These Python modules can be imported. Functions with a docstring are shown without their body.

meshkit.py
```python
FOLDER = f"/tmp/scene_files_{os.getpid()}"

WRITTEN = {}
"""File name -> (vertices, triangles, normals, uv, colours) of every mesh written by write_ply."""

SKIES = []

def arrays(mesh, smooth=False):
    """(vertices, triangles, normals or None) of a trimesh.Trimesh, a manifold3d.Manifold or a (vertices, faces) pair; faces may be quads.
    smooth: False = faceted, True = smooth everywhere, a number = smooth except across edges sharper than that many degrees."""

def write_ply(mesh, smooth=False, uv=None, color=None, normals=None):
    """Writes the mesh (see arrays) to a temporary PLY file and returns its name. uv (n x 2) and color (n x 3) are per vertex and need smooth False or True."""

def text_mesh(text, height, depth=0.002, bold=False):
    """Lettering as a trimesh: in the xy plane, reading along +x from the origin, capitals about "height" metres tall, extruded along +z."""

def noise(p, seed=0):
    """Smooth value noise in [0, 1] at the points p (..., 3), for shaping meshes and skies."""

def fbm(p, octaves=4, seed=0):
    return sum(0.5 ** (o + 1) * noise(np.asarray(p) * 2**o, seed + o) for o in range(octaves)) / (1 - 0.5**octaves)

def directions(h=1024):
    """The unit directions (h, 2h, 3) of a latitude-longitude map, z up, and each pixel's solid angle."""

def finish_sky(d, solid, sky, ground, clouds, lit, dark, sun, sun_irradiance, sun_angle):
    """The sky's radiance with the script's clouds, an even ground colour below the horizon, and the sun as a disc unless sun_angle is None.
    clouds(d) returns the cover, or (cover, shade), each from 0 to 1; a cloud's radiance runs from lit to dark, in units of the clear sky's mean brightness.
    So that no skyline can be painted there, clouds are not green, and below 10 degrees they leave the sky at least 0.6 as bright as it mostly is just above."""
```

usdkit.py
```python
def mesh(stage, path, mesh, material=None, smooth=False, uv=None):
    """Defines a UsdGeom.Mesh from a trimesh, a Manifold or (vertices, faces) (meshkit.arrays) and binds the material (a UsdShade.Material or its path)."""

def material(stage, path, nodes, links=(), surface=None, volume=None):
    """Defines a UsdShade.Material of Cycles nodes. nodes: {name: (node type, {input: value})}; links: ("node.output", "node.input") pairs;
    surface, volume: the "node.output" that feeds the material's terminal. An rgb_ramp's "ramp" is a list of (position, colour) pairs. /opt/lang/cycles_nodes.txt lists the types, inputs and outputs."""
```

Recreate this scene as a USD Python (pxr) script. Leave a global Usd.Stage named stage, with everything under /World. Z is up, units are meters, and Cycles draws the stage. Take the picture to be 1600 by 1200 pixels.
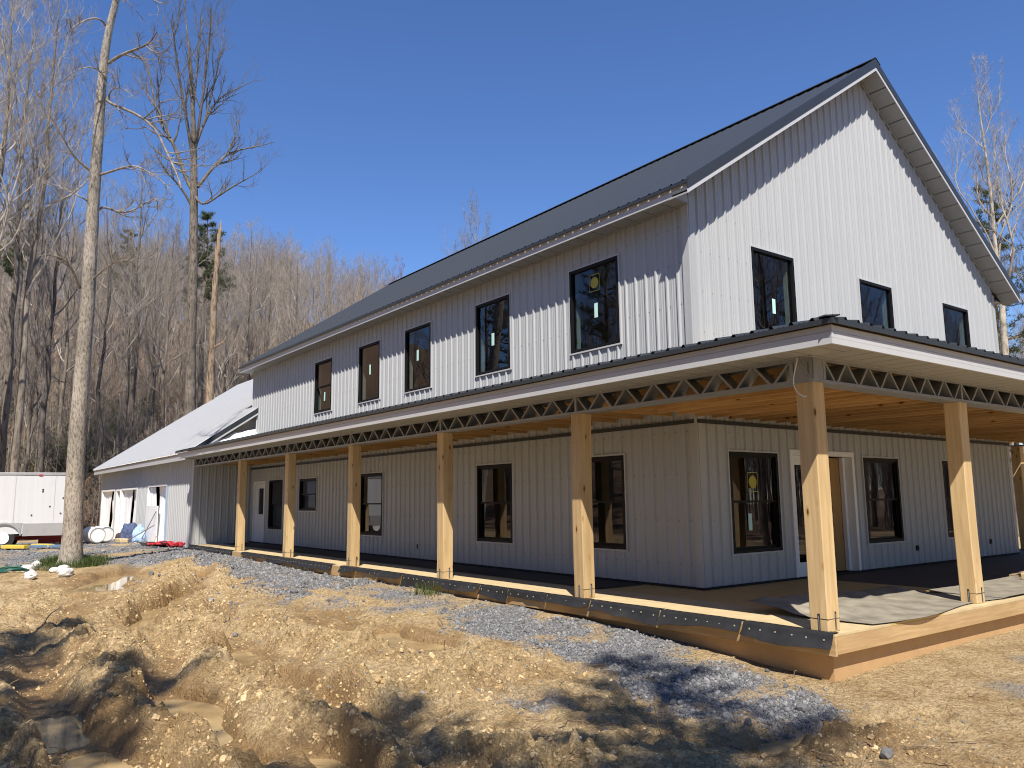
import math, random
import numpy as np, trimesh, usdkit, meshkit
from pxr import Usd, UsdGeom, UsdLux, UsdShade, Gf, Sdf, Vt
from meshkit import noise, fbm
from scipy.interpolate import RBFInterpolator
from scipy.spatial import cKDTree

stage = Usd.Stage.CreateInMemory()
UsdGeom.SetStageUpAxis(stage, UsdGeom.Tokens.z)
UsdGeom.SetStageMetersPerUnit(stage, 1.0)
UsdGeom.Xform.Define(stage, '/World')
UsdGeom.Scope.Define(stage, '/World/Looks')

# ---------------------------------------------------------------- camera, sky, sun
CAM = np.array([7.9057, -9.4177, 1.3412])
PITCH, ROLL, YAW, FPX = 0.1447, -0.0106, 0.9268, 1241.0
_f = np.array([-math.cos(PITCH) * math.sin(YAW), math.cos(PITCH) * math.cos(YAW), math.sin(PITCH)])
_r = np.array([math.cos(YAW), math.sin(YAW), 0.0])
_u = np.cross(_r, _f)
RGT = _r * math.cos(ROLL) + _u * math.sin(ROLL)
UPV = -_r * math.sin(ROLL) + _u * math.cos(ROLL)
FWD = _f
cam = UsdGeom.Camera.Define(stage, '/World/camera')
cam.CreateHorizontalApertureAttr(36.0)
cam.CreateVerticalApertureAttr(27.0)
cam.CreateFocalLengthAttr(36.0 * FPX / 1600.0)
cam.CreateClippingRangeAttr(Gf.Vec2f(0.05, 2000))
cam.CreateExposureAttr(0.62)
cam.AddTransformOp().Set(Gf.Matrix4d(*RGT, 0, *UPV, 0, *(-FWD), 0, *CAM, 1))

SUN = np.array([1.0, -0.68, 1.6]); SUN /= np.linalg.norm(SUN)
usdkit.material(stage, '/World/Looks/sky', {
    'sky': ('sky_texture', {'sky_type': 'single_scattering', 'sun_disc': False, 'sun_elevation': math.asin(SUN[2]),
                            'sun_rotation': math.atan2(SUN[0], SUN[1]), 'altitude': 300.0, 'air_density': 1.0,
                            'aerosol_density': 0.0, 'ozone_density': 6.0}),
    'hue': ('hsv', {'hue': 0.509, 'saturation': 1.11}),
    'bg': ('background_shader', {'strength': 0.107})}, [('sky.color', 'hue.color'), ('hue.color', 'bg.color')], surface='bg.background')
dome = UsdLux.DomeLight.Define(stage, '/World/sky')
UsdShade.MaterialBindingAPI.Apply(dome.GetPrim()).Bind(UsdShade.Material.Get(stage, '/World/Looks/sky'))
sun = UsdLux.DistantLight.Define(stage, '/World/sun')
sun.CreateIntensityAttr(1.25); sun.CreateAngleAttr(0.53); sun.CreateColorAttr(Gf.Vec3f(1.0, 0.94, 0.86))
sun.GetPrim().CreateAttribute('inputs:normalize', Sdf.ValueTypeNames.Bool).Set(True)
_x = np.cross([0, 0, 1.0], SUN); _x /= np.linalg.norm(_x); _y = np.cross(SUN, _x)
sun.AddTransformOp().Set(Gf.Matrix4d(*_x, 0, *_y, 0, *SUN, 0, 0, 0, 50, 1))

# ---------------------------------------------------------------- helpers
_taken = {}
def numbered(parent, name):
    k = _taken.get((parent, name), 0); _taken[(parent, name)] = k + 1
    return f'{parent}/{name}' if k == 0 else f'{parent}/{name}_{k:03d}'

def tag(prim, label=None, cat=None, group=None, kind=None):
    p = prim.GetPrim() if hasattr(prim, 'GetPrim') else prim
    for k, v in (('label', label), ('category', cat), ('group', group), ('kind', kind)):
        if v: p.SetCustomDataByKey(k, v)
    return p

def thing(name, label, cat, loc=(0, 0, 0), rotz=0.0, group=None, scale=None):
    x = UsdGeom.Xform.Define(stage, numbered('/World', name))
    x.AddTranslateOp().Set(Gf.Vec3d(*map(float, loc))); x.AddRotateZOp().Set(float(rotz))
    if scale is not None: x.AddScaleOp().Set(Gf.Vec3f(*map(float, scale)))
    return tag(x, label, cat, group)

def dup(src, loc, rotz, label, cat, group=None, scale=None):
    name = src.GetName().rstrip('0123456789').rstrip('_') if src.GetName()[-3:].isdigit() else src.GetName()
    x = UsdGeom.Xform.Define(stage, numbered('/World', name))
    x.AddTranslateOp().Set(Gf.Vec3d(*map(float, loc))); x.AddRotateZOp().Set(float(rotz))
    if scale is not None: x.AddScaleOp().Set(Gf.Vec3f(*map(float, scale)))
    x.GetPrim().GetReferences().AddInternalReference(src.GetPath())
    x.GetPrim().SetInstanceable(True)
    return tag(x, label, cat, group)

def path_of(parent): return '/World' if parent is None else str(parent.GetPath())

def pane(mb, a, b):
    n = .5 * (a[1] + b[1]); return mb.add([(a[0], n, a[2]), (a[0], n, b[2]), (b[0], n, b[2]), (b[0], n, a[2])], [[0, 1, 2, 3]])
class MB:
    """Collects boxes, beams, tubes and sheets; build() makes them one mesh. fr maps local (u, n, z) to the world."""
    def __init__(self, fr=None): self.v, self.f, self.n, self.fr = [], [], 0, fr
    def add(self, v, f):
        v = np.asarray(v, float).reshape(-1, 3); f = np.asarray(f, int)
        if f.shape[1] == 4: f = np.vstack([f[:, [0, 1, 2]], f[:, [0, 2, 3]]])
        if self.fr is not None: v = self.fr(v); f = f[:, ::-1]
        self.v.append(v); self.f.append(f + self.n); self.n += len(v); return self
    BF = np.array([[0, 2, 3, 1], [4, 5, 7, 6], [0, 1, 5, 4], [2, 6, 7, 3], [0, 4, 6, 2], [1, 3, 7, 5]])
    def box(self, a, b):
        a, b = np.minimum(a, b), np.maximum(a, b)
        return self.add([[(a, b)[i][0], (a, b)[j][1], (a, b)[k][2]] for k in (0, 1) for j in (0, 1) for i in (0, 1)], self.BF)
    def beam(self, p, q, w, h, up=(0, 0, 1)):
        p, q = np.array(p, float), np.array(q, float); d = q - p; d /= np.linalg.norm(d)
        s = np.cross(d, up); s /= np.linalg.norm(s); t = np.cross(s, d)
        pts = [c + s * i * w / 2 + t * j * h / 2 for c in (p, q) for j in (-1, 1) for i in (-1, 1)]
        return self.add(pts, self.BF)
    def cbox(self, a, b, c=0.008):
        a, b = np.minimum(a, b), np.maximum(a, b); pts = []
        for i in (0, 1):
            for j in (0, 1):
                for k in (0, 1):
                    o = np.array([(a, b)[i][0], (a, b)[j][1], (a, b)[k][2]]); s = np.array([1 - 2 * i, 1 - 2 * j, 1 - 2 * k]) * c
                    pts += [o + s * [1, 1, 0], o + s * [0, 1, 1], o + s * [1, 0, 1]]
        h = trimesh.convex.convex_hull(np.array(pts)); return self.add(h.vertices, h.faces)
    def tube(self, pts, r, k=8, cap=True):
        pts = np.array(pts, float); r = np.broadcast_to(np.asarray(r, float), (len(pts),))
        v, f = tubes(pts[None], r[None], k); self.add(v, f)
        if cap:
            for e in (0, len(pts) - 1):
                idx = np.arange(k) + e * k; c = pts[e]
                vv = np.vstack([v[idx], c]); ff = [[i, (i + 1) % k, k] for i in range(k)]; self.add(vv, ff)
        return self
    def grid(self, P):
        """P (m, n, 3) sheet."""
        m, n = P.shape[:2]; i = np.arange(m * n).reshape(m, n)
        return self.add(P.reshape(-1, 3), np.stack([i[:-1, :-1], i[1:, :-1], i[1:, 1:], i[:-1, 1:]], -1).reshape(-1, 4))
    def mesh(self, m): return self.add(m.vertices, m.faces)
    def build(self, name, mat, parent=None, label=None, smooth=False, kind=None):
        me = usdkit.mesh(stage, numbered(path_of(parent), name), (np.vstack(self.v), np.vstack(self.f)), mat, smooth=smooth)
        return tag(me, label=label, kind=kind)

def tubes(P, R, k):
    """P (B, n, 3), R (B, n) -> vertices, quads of B tubes with k sides."""
    B, n = P.shape[:2]
    T = np.gradient(P, axis=1); T /= np.linalg.norm(T, axis=2, keepdims=True) + 1e-12
    ref = np.where(np.abs(T[:, :1, 2:3]) > 0.9, [[[1.0, 0, 0]]], [[[0, 0, 1.0]]])
    S = np.cross(T, np.broadcast_to(ref, T.shape)); S /= np.linalg.norm(S, axis=2, keepdims=True) + 1e-12
    U = np.cross(S, T)
    a = np.linspace(0, 2 * np.pi, k, endpoint=False)
    V = P[:, :, None] + R[:, :, None, None] * (S[:, :, None] * np.cos(a)[None, None, :, None] + U[:, :, None] * np.sin(a)[None, None, :, None])
    i = np.arange(B * n * k).reshape(B, n, k); j = np.roll(i, -1, axis=2)
    F = np.stack([i[:, :-1], j[:, :-1], j[:, 1:], i[:, 1:]], -1).reshape(-1, 4)
    return V.reshape(-1, 3), F

def ray(px, py): return (px - 800) / FPX * RGT - (py - 600) / FPX * UPV + FWD
def at(px, py, d): return CAM + d * ray(px, py)

# ---------------------------------------------------------------- materials
def L(name): return f'/World/Looks/{name}'
def plain(name, col, rough=0.5, metal=0.0, spec=0.5, var=0.12, scale=3.0, bump=0.0, bscale=60.0):
    nodes = {'geo': ('geometry', {}), 'n': ('noise_texture', {'scale': scale, 'detail': 5.0, 'roughness': 0.6}),
             'm': ('mix', {'mix_type': 'mix', 'color1': tuple(np.array(col) * (1 - var)), 'color2': tuple(np.minimum(np.array(col) * (1 + var), 1))}),
             'p': ('principled_bsdf', {'roughness': rough, 'metallic': metal, 'specular_ior_level': spec})}
    links = [('geo.position', 'n.vector'), ('n.fac', 'm.fac'), ('m.color', 'p.base_color')]
    if bump:
        nodes['n2'] = ('noise_texture', {'scale': bscale, 'detail': 4.0})
        nodes['b'] = ('bump', {'strength': bump, 'distance': 0.01})
        links += [('geo.position', 'n2.vector'), ('n2.fac', 'b.height'), ('b.normal', 'p.normal')]
    return usdkit.material(stage, L(name), nodes, links, surface='p.BSDF')

def siding_mat(name, col, rough=0.38, metal=0.0):
    """Painted steel sheet: faint oil canning, a little dust, streaks down the sheet."""
    return usdkit.material(stage, L(name), {
        'geo': ('geometry', {}), 'map': ('mapping', {'mapping_type': 'point', 'scale': (9.0, 9.0, 0.35)}),
        'n': ('noise_texture', {'scale': 1.0, 'detail': 6.0, 'roughness': 0.65}),
        'n2': ('noise_texture', {'scale': 0.9, 'detail': 3.0}),
        'm': ('mix', {'color1': tuple(np.array(col) * 0.86), 'color2': tuple(np.minimum(np.array(col) * 1.1, 1))}),
        'b': ('bump', {'strength': 0.3, 'distance': 0.035}),
        'p': ('principled_bsdf', {'roughness': rough, 'metallic': metal})},
        [('geo.position', 'map.vector'), ('map.vector', 'n.vector'), ('n.fac', 'm.fac'), ('m.color', 'p.base_color'),
         ('geo.position', 'n2.vector'), ('n2.fac', 'b.height'), ('b.normal', 'p.normal')], surface='p.BSDF')

def wood(name, dark, light, axis=2, knots=True, rough=0.65, ring=16.0):
    sc = [ring, ring, ring]; sc[axis] = ring / 16.0
    ks = [7.0, 7.0, 7.0]; ks[axis] = 2.6
    nodes = {'geo': ('geometry', {}), 'map': ('mapping', {'mapping_type': 'point', 'scale': tuple(sc)}),
             'n': ('noise_texture', {'scale': 1.0, 'detail': 6.0, 'roughness': 0.6, 'distortion': 0.6}),
             'n3': ('noise_texture', {'scale': 0.9, 'detail': 3.0}),
             'r': ('rgb_ramp', {'ramp': [(0.22, tuple(np.array(dark) * .5)), (0.31, dark), (0.5, tuple(0.5 * (np.array(dark) + light))), (0.68, light)]}),
             'mm': ('mix', {'mix_type': 'multiply', 'fac': 1.0}), 'oi': ('object_info', {}), 'ot': ('rgb_ramp', {'ramp': [(0.0, (0.84, 0.80, 0.74)), (0.5, (1.0, 0.98, 0.95)), (1.0, (1.06, 1.06, 1.06))]}), 'mo': ('mix', {'mix_type': 'multiply', 'fac': 1.0}),
             'tone': ('rgb_ramp', {'ramp': [(0.3, (0.82, 0.8, 0.78)), (0.7, (1.0, 1.0, 1.0))]}),
             'b': ('bump', {'strength': 0.2, 'distance': 0.004}),
             'p': ('principled_bsdf', {'roughness': rough, 'specular_ior_level': 0.3})}
    links = [('geo.position', 'map.vector'), ('map.vector', 'n.vector'), ('n.fac', 'r.fac'), ('geo.position', 'n3.vector'), ('n3.fac', 'tone.fac'),
             ('r.color', 'mo.color1'), ('oi.random', 'ot.fac'), ('ot.color', 'mo.color2'), ('mo.color', 'mm.color1'), ('tone.color', 'mm.color2'), ('n.fac', 'b.height'), ('b.normal', 'p.normal')]
    if knots:
        nodes['mk'] = ('mapping', {'mapping_type': 'point', 'scale': tuple(ks)})
        nodes['v'] = ('voronoi_texture', {'scale': 1.0})
        nodes['kr'] = ('rgb_ramp', {'ramp': [(0.0, (0.16, 0.08, 0.03)), (0.07, (0.25, 0.14, 0.07)), (0.12, (0.85, 0.75, 0.6)), (0.2, (1, 1, 1))]})
        nodes['m2'] = ('mix', {'mix_type': 'multiply', 'fac': 1.0})
        links += [('geo.position', 'mk.vector'), ('mk.vector', 'v.vector'), ('v.distance', 'kr.fac'), ('mm.color', 'm2.color1'), ('kr.color', 'm2.color2'), ('m2.color', 'p.base_color')]
    else: links += [('mm.color', 'p.base_color')]
    return usdkit.material(stage, L(name), nodes, links, surface='p.BSDF')

def bark(name, dark, light, scale=14.0, stretch=0.2, moss=None, bump=0.6):
    nodes = {'tc': ('texture_coordinate', {}), 'map': ('mapping', {'mapping_type': 'point', 'scale': (scale, scale, scale * stretch)}),
             'n': ('noise_texture', {'scale': 1.0, 'detail': 6.0, 'roughness': 0.7, 'distortion': 0.4}),
             'n2': ('noise_texture', {'scale': 1.3, 'detail': 3.0}),
             'r': ('rgb_ramp', {'ramp': [(0.36, dark), (0.53, light), (0.72, tuple(np.array(light) * 1.18))]}),
             't': ('rgb_ramp', {'ramp': [(0.35, (0.75, 0.75, 0.72)), (0.65, (1.1, 1.08, 1.05))]}),
             'm': ('mix', {'mix_type': 'multiply', 'fac': 1.0}),
             'oi': ('object_info', {}), 'rr': ('rgb_ramp', {'ramp': [(0.0, (0.7, 0.7, 0.72)), (0.5, (1.0, 0.97, 0.93)), (1.0, (1.25, 1.2, 1.12))]}),
             'm2': ('mix', {'mix_type': 'multiply', 'fac': 1.0}),
             'b': ('bump', {'strength': bump, 'distance': 0.02}), 'p': ('principled_bsdf', {'roughness': 0.9, 'specular_ior_level': 0.15})}
    links = [('tc.object', 'map.vector'), ('map.vector', 'n.vector'), ('tc.object', 'n2.vector'), ('n.fac', 'r.fac'), ('n2.fac', 't.fac'), ('r.color', 'm.color1'),
             ('t.color', 'm.color2'), ('m.color', 'm2.color1'), ('oi.random', 'rr.fac'), ('rr.color', 'm2.color2'), ('m2.color', 'p.base_color'), ('n.fac', 'b.height'), ('b.normal', 'p.normal')]
    return usdkit.material(stage, L(name), nodes, links, surface='p.BSDF')

def leafy(name, a, b):
    return usdkit.material(stage, L(name), {
        'geo': ('geometry', {}), 'r': ('rgb_ramp', {'ramp': [(0.0, a), (1.0, b)]}),
        'd': ('principled_bsdf', {'roughness': 0.55, 'specular_ior_level': 0.3}), 't': ('translucent_bsdf', {}), 'x': ('mix_closure', {'fac': 0.3})},
        [('geo.random_per_island', 'r.fac'), ('r.color', 'd.base_color'), ('r.color', 't.color'), ('d.BSDF', 'x.closure1'), ('t.BSDF', 'x.closure2')], surface='x.closure')

M = {}
M['siding'] = siding_mat('light_grey_siding', (0.405, 0.415, 0.412))
M['annex_roof'] = siding_mat('bare_silver_roof', (0.37, 0.375, 0.38), 0.30, 0.0)
M['roof'] = siding_mat('charcoal_roof', (0.032, 0.036, 0.038), 0.40)
M['charcoal_trim'] = plain('charcoal_trim', (0.030, 0.034, 0.038), 0.38)
M['trim'] = plain('pale_grey_trim', (0.46, 0.465, 0.465), 0.4, var=0.06)
M['felt'] = plain('dark_underlay', (0.03, 0.027, 0.025), 0.8)  # stands for the unlit attic: its shade is put into the colour
M['soffit'] = plain('grey_soffit', (0.29, 0.29, 0.28), 0.5, var=0.06)
M['black'] = plain('black_frame', (0.008, 0.008, 0.008), 0.5, spec=0.2, var=0.05)
M['dark'] = plain('dark_void', (0.012, 0.011, 0.010), 0.8)
M['steel'] = plain('galvanised_steel', (0.30, 0.31, 0.32), 0.45, 0.55, var=0.2, scale=9.0)
M['steel_dark'] = plain('dull_steel', (0.16, 0.16, 0.165), 0.55, 0.4, var=0.2)
M['post'] = wood('pine_post', (0.46, 0.32, 0.15), (0.62, 0.465, 0.255), 2)
M['joist_x'] = wood('joist_wood', (0.44, 0.26, 0.10), (0.58, 0.38, 0.17), 0, ring=24.0)
M['joist_y'] = wood('joist_wood_crosswise', (0.44, 0.26, 0.10), (0.58, 0.38, 0.17), 1, ring=24.0)
M['rim_x'] = wood('rim_board_wood', (0.40, 0.27, 0.13), (0.54, 0.39, 0.21), 0, False, ring=30.0)
M['rim_y'] = wood('rim_board_wood_side', (0.40, 0.27, 0.13), (0.54, 0.39, 0.21), 1, False, ring=30.0)
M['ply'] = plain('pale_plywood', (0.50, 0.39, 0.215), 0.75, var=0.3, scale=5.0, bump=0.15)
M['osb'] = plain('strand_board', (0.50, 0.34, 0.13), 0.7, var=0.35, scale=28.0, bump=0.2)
M['decking'] = plain('weathered_subfloor', (0.065, 0.048, 0.036), 0.7, var=0.5, scale=2.2, bump=0.15)  # porch shade put into the colour of the inner floor
M['membrane'] = plain('black_membrane', (0.020, 0.020, 0.021), 0.55, spec=0.25, var=0.5, scale=4.0, bump=0.5, bscale=14.0)
M['dusty'] = plain('dusty_membrane', (0.24, 0.215, 0.165), 0.6, var=0.85, scale=3.5, bump=0.4, bscale=8.0)
M['stucco'] = plain('tan_foundation', (0.43, 0.27, 0.125), 0.9, var=0.16, scale=6.0, bump=0.4, bscale=90.0)
M['white'] = plain('white_paint', (0.78, 0.78, 0.76), 0.45, var=0.05)
M['dirty_white'] = siding_mat('grimy_white_panel', (0.56, 0.56, 0.55), 0.4)
M['wrap'] = plain('white_house_wrap', (0.76, 0.77, 0.78), 0.5, var=0.12, scale=2.0)
M['cream'] = plain('cream_insulation', (0.42, 0.39, 0.31), 0.7, var=0.15)
M['tan'] = plain('tan_insulation', (0.62, 0.46, 0.24), 0.8, var=0.2)
M['door_wood'] = wood('door_slab', (0.34, 0.19, 0.07), (0.40, 0.24, 0.09), 2, False, ring=10)
M['red'] = plain('red_paint', (0.50, 0.015, 0.02), 0.4)
M['redcloth'] = plain('red_cloth', (0.42, 0.02, 0.03), 0.8, var=0.3)
M['bluecloth'] = plain('navy_cloth', (0.06, 0.08, 0.16), 0.8, var=0.5)
M['lightblue'] = plain('light_blue_cloth', (0.32, 0.45, 0.68), 0.8, var=0.2)
M['bluepaint'] = plain('blue_paint', (0.10, 0.17, 0.26), 0.6, var=0.3)
M['yellow'] = plain('yellow_paint', (0.62, 0.42, 0.06), 0.6)
M['green'] = plain('green_hose', (0.02, 0.10, 0.075), 0.4)
M['mint'] = plain('mint_sticker', (0.50, 0.74, 0.66), 0.6, var=0.05)
M['jamb'] = plain('pale_green_jamb', (0.42, 0.52, 0.42), 0.7)
M['sticker'] = plain('yellow_sticker', (0.42, 0.36, 0.05), 0.6, var=0.3, scale=25)
M['rubber'] = plain('tyre_rubber', (0.018, 0.018, 0.018), 0.8)
M['alu'] = plain('scuffed_aluminium', (0.45, 0.44, 0.42), 0.4, 0.5, var=0.2)
M['cap'] = plain('plastic_cap', (0.38, 0.39, 0.24), 0.6)
M['rock'] = plain('white_stone', (0.55, 0.53, 0.49), 0.85, var=0.25, scale=8.0, bump=0.4)
M['straw'] = plain('dry_stick', (0.24, 0.17, 0.10), 0.9, var=0.4, scale=10.0)
M['bark_pale'] = bark('pale_fissured_bark', (0.16, 0.135, 0.105), (0.50, 0.455, 0.385), 30.0, 0.32, bump=0.8)
M['limb'] = bark('grey_limbs', (0.12, 0.105, 0.09), (0.27, 0.24, 0.205), 8.0, 0.6, bump=0.2)
M['bark'] = bark('grey_bark', (0.065, 0.055, 0.047), (0.20, 0.175, 0.15), 12.0, 0.2)
M['twig'] = bark('grey_brown_twigs', (0.17, 0.152, 0.135), (0.34, 0.305, 0.27), 3.0, 1.0, bump=0.0)
M['twig_far'] = bark('distant_twigs', (0.15, 0.128, 0.11), (0.30, 0.258, 0.222), 3.0, 1.0, bump=0.0)
M['bark_white'] = bark('whitish_bark', (0.16, 0.145, 0.12), (0.40, 0.37, 0.32), 10.0, 0.3)
M['twig_white'] = bark('pale_twigs', (0.22, 0.2, 0.175), (0.36, 0.33, 0.295), 3.0, 1.0, bump=0.0)
M['twig_red'] = bark('reddish_budding_twigs', (0.19, 0.09, 0.065), (0.32, 0.17, 0.13), 3.0, 1.0, bump=0.0)
M['snag'] = bark('rotten_wood', (0.10, 0.075, 0.055), (0.34, 0.26, 0.185), 9.0, 0.2)
M['needle'] = leafy('pine_needles', (0.08, 0.10, 0.04), (0.19, 0.19, 0.085))
M['laurel'] = leafy('laurel_leaves', (0.05, 0.075, 0.02), (0.14, 0.16, 0.06))
M['grass'] = leafy('grass_blades', (0.08, 0.11, 0.03), (0.22, 0.20, 0.08))
M['glass'] = usdkit.material(stage, L('window_glass'), {
    'lw': ('layer_weight', {'blend': 0.5}), 'fr': ('rgb_ramp', {'ramp': [(0.0, (.07, .07, .07)), (0.35, (.085, .085, .085)), (0.55, (.13, .13, .13)), (0.72, (.22, .22, .22)), (0.87, (.45, .45, .45)), (1.0, (1, 1, 1))]}), 'fb': ('rgb_to_bw', {}), 'g': ('glossy_bsdf', {'color': (0.95, 0.95, 1.0), 'roughness': 0.0}), 't': ('transparent_bsdf', {'color': (0.40, 0.43, 0.42)}),
    'x': ('mix_closure', {})}, [('lw.facing', 'fr.fac'), ('fr.color', 'fb.color'), ('fb.val', 'x.fac'), ('t.BSDF', 'x.closure1'), ('g.BSDF', 'x.closure2')], surface='x.closure')
M['water'] = usdkit.material(stage, L('muddy_water'), {
    'geo': ('geometry', {}), 'n': ('noise_texture', {'scale': 2.0, 'detail': 3.0}), 'n2': ('noise_texture', {'scale': 9.0, 'detail': 2.0}),
    'r': ('rgb_ramp', {'ramp': [(0.35, (0.26, 0.18, 0.085)), (0.65, (0.40, 0.29, 0.145))]}), 'b': ('bump', {'strength': 0.03, 'distance': 0.01}),
    'p': ('principled_bsdf', {'roughness': 0.03, 'ior': 1.33})},
    [('geo.position', 'n.vector'), ('n.fac', 'r.fac'), ('r.color', 'p.base_color'), ('geo.position', 'n2.vector'), ('n2.fac', 'b.height'), ('b.normal', 'p.normal')], surface='p.BSDF')
def stone_mat(name, ramp):
    return usdkit.material(stage, L(name), {
        'oi': ('object_info', {}), 'geo': ('geometry', {}), 'n': ('noise_texture', {'scale': 40.0, 'detail': 3.0}), 'wn': ('white_noise_texture', {'dimensions': '3D'}),
        'r': ('rgb_ramp', {'ramp': ramp}), 'nr': ('rgb_ramp', {'ramp': [(0.3, (0.7, 0.7, 0.7)), (0.7, (1.0, 1.0, 1.0))]}), 'm': ('mix', {'mix_type': 'multiply', 'fac': 1.0}), 'p': ('principled_bsdf', {'roughness': 0.85, 'specular_ior_level': 0.25})},
        [('oi.random', 'r.fac'), ('geo.position', 'n.vector'), ('n.fac', 'nr.fac'), ('r.color', 'm.color1'), ('nr.color', 'm.color2'), ('m.color', 'p.base_color')], surface='p.BSDF')
M['gravel'] = stone_mat('crushed_grey_stone', [(0, (0.12, 0.12, 0.12)), (0.6, (0.20, 0.198, 0.196)), (1, (0.33, 0.325, 0.315))])
M['clod'] = stone_mat('dry_mud_clod', [(0, (0.40, 0.275, 0.13)), (0.5, (0.55, 0.40, 0.21)), (1, (0.66, 0.50, 0.28))])
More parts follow.
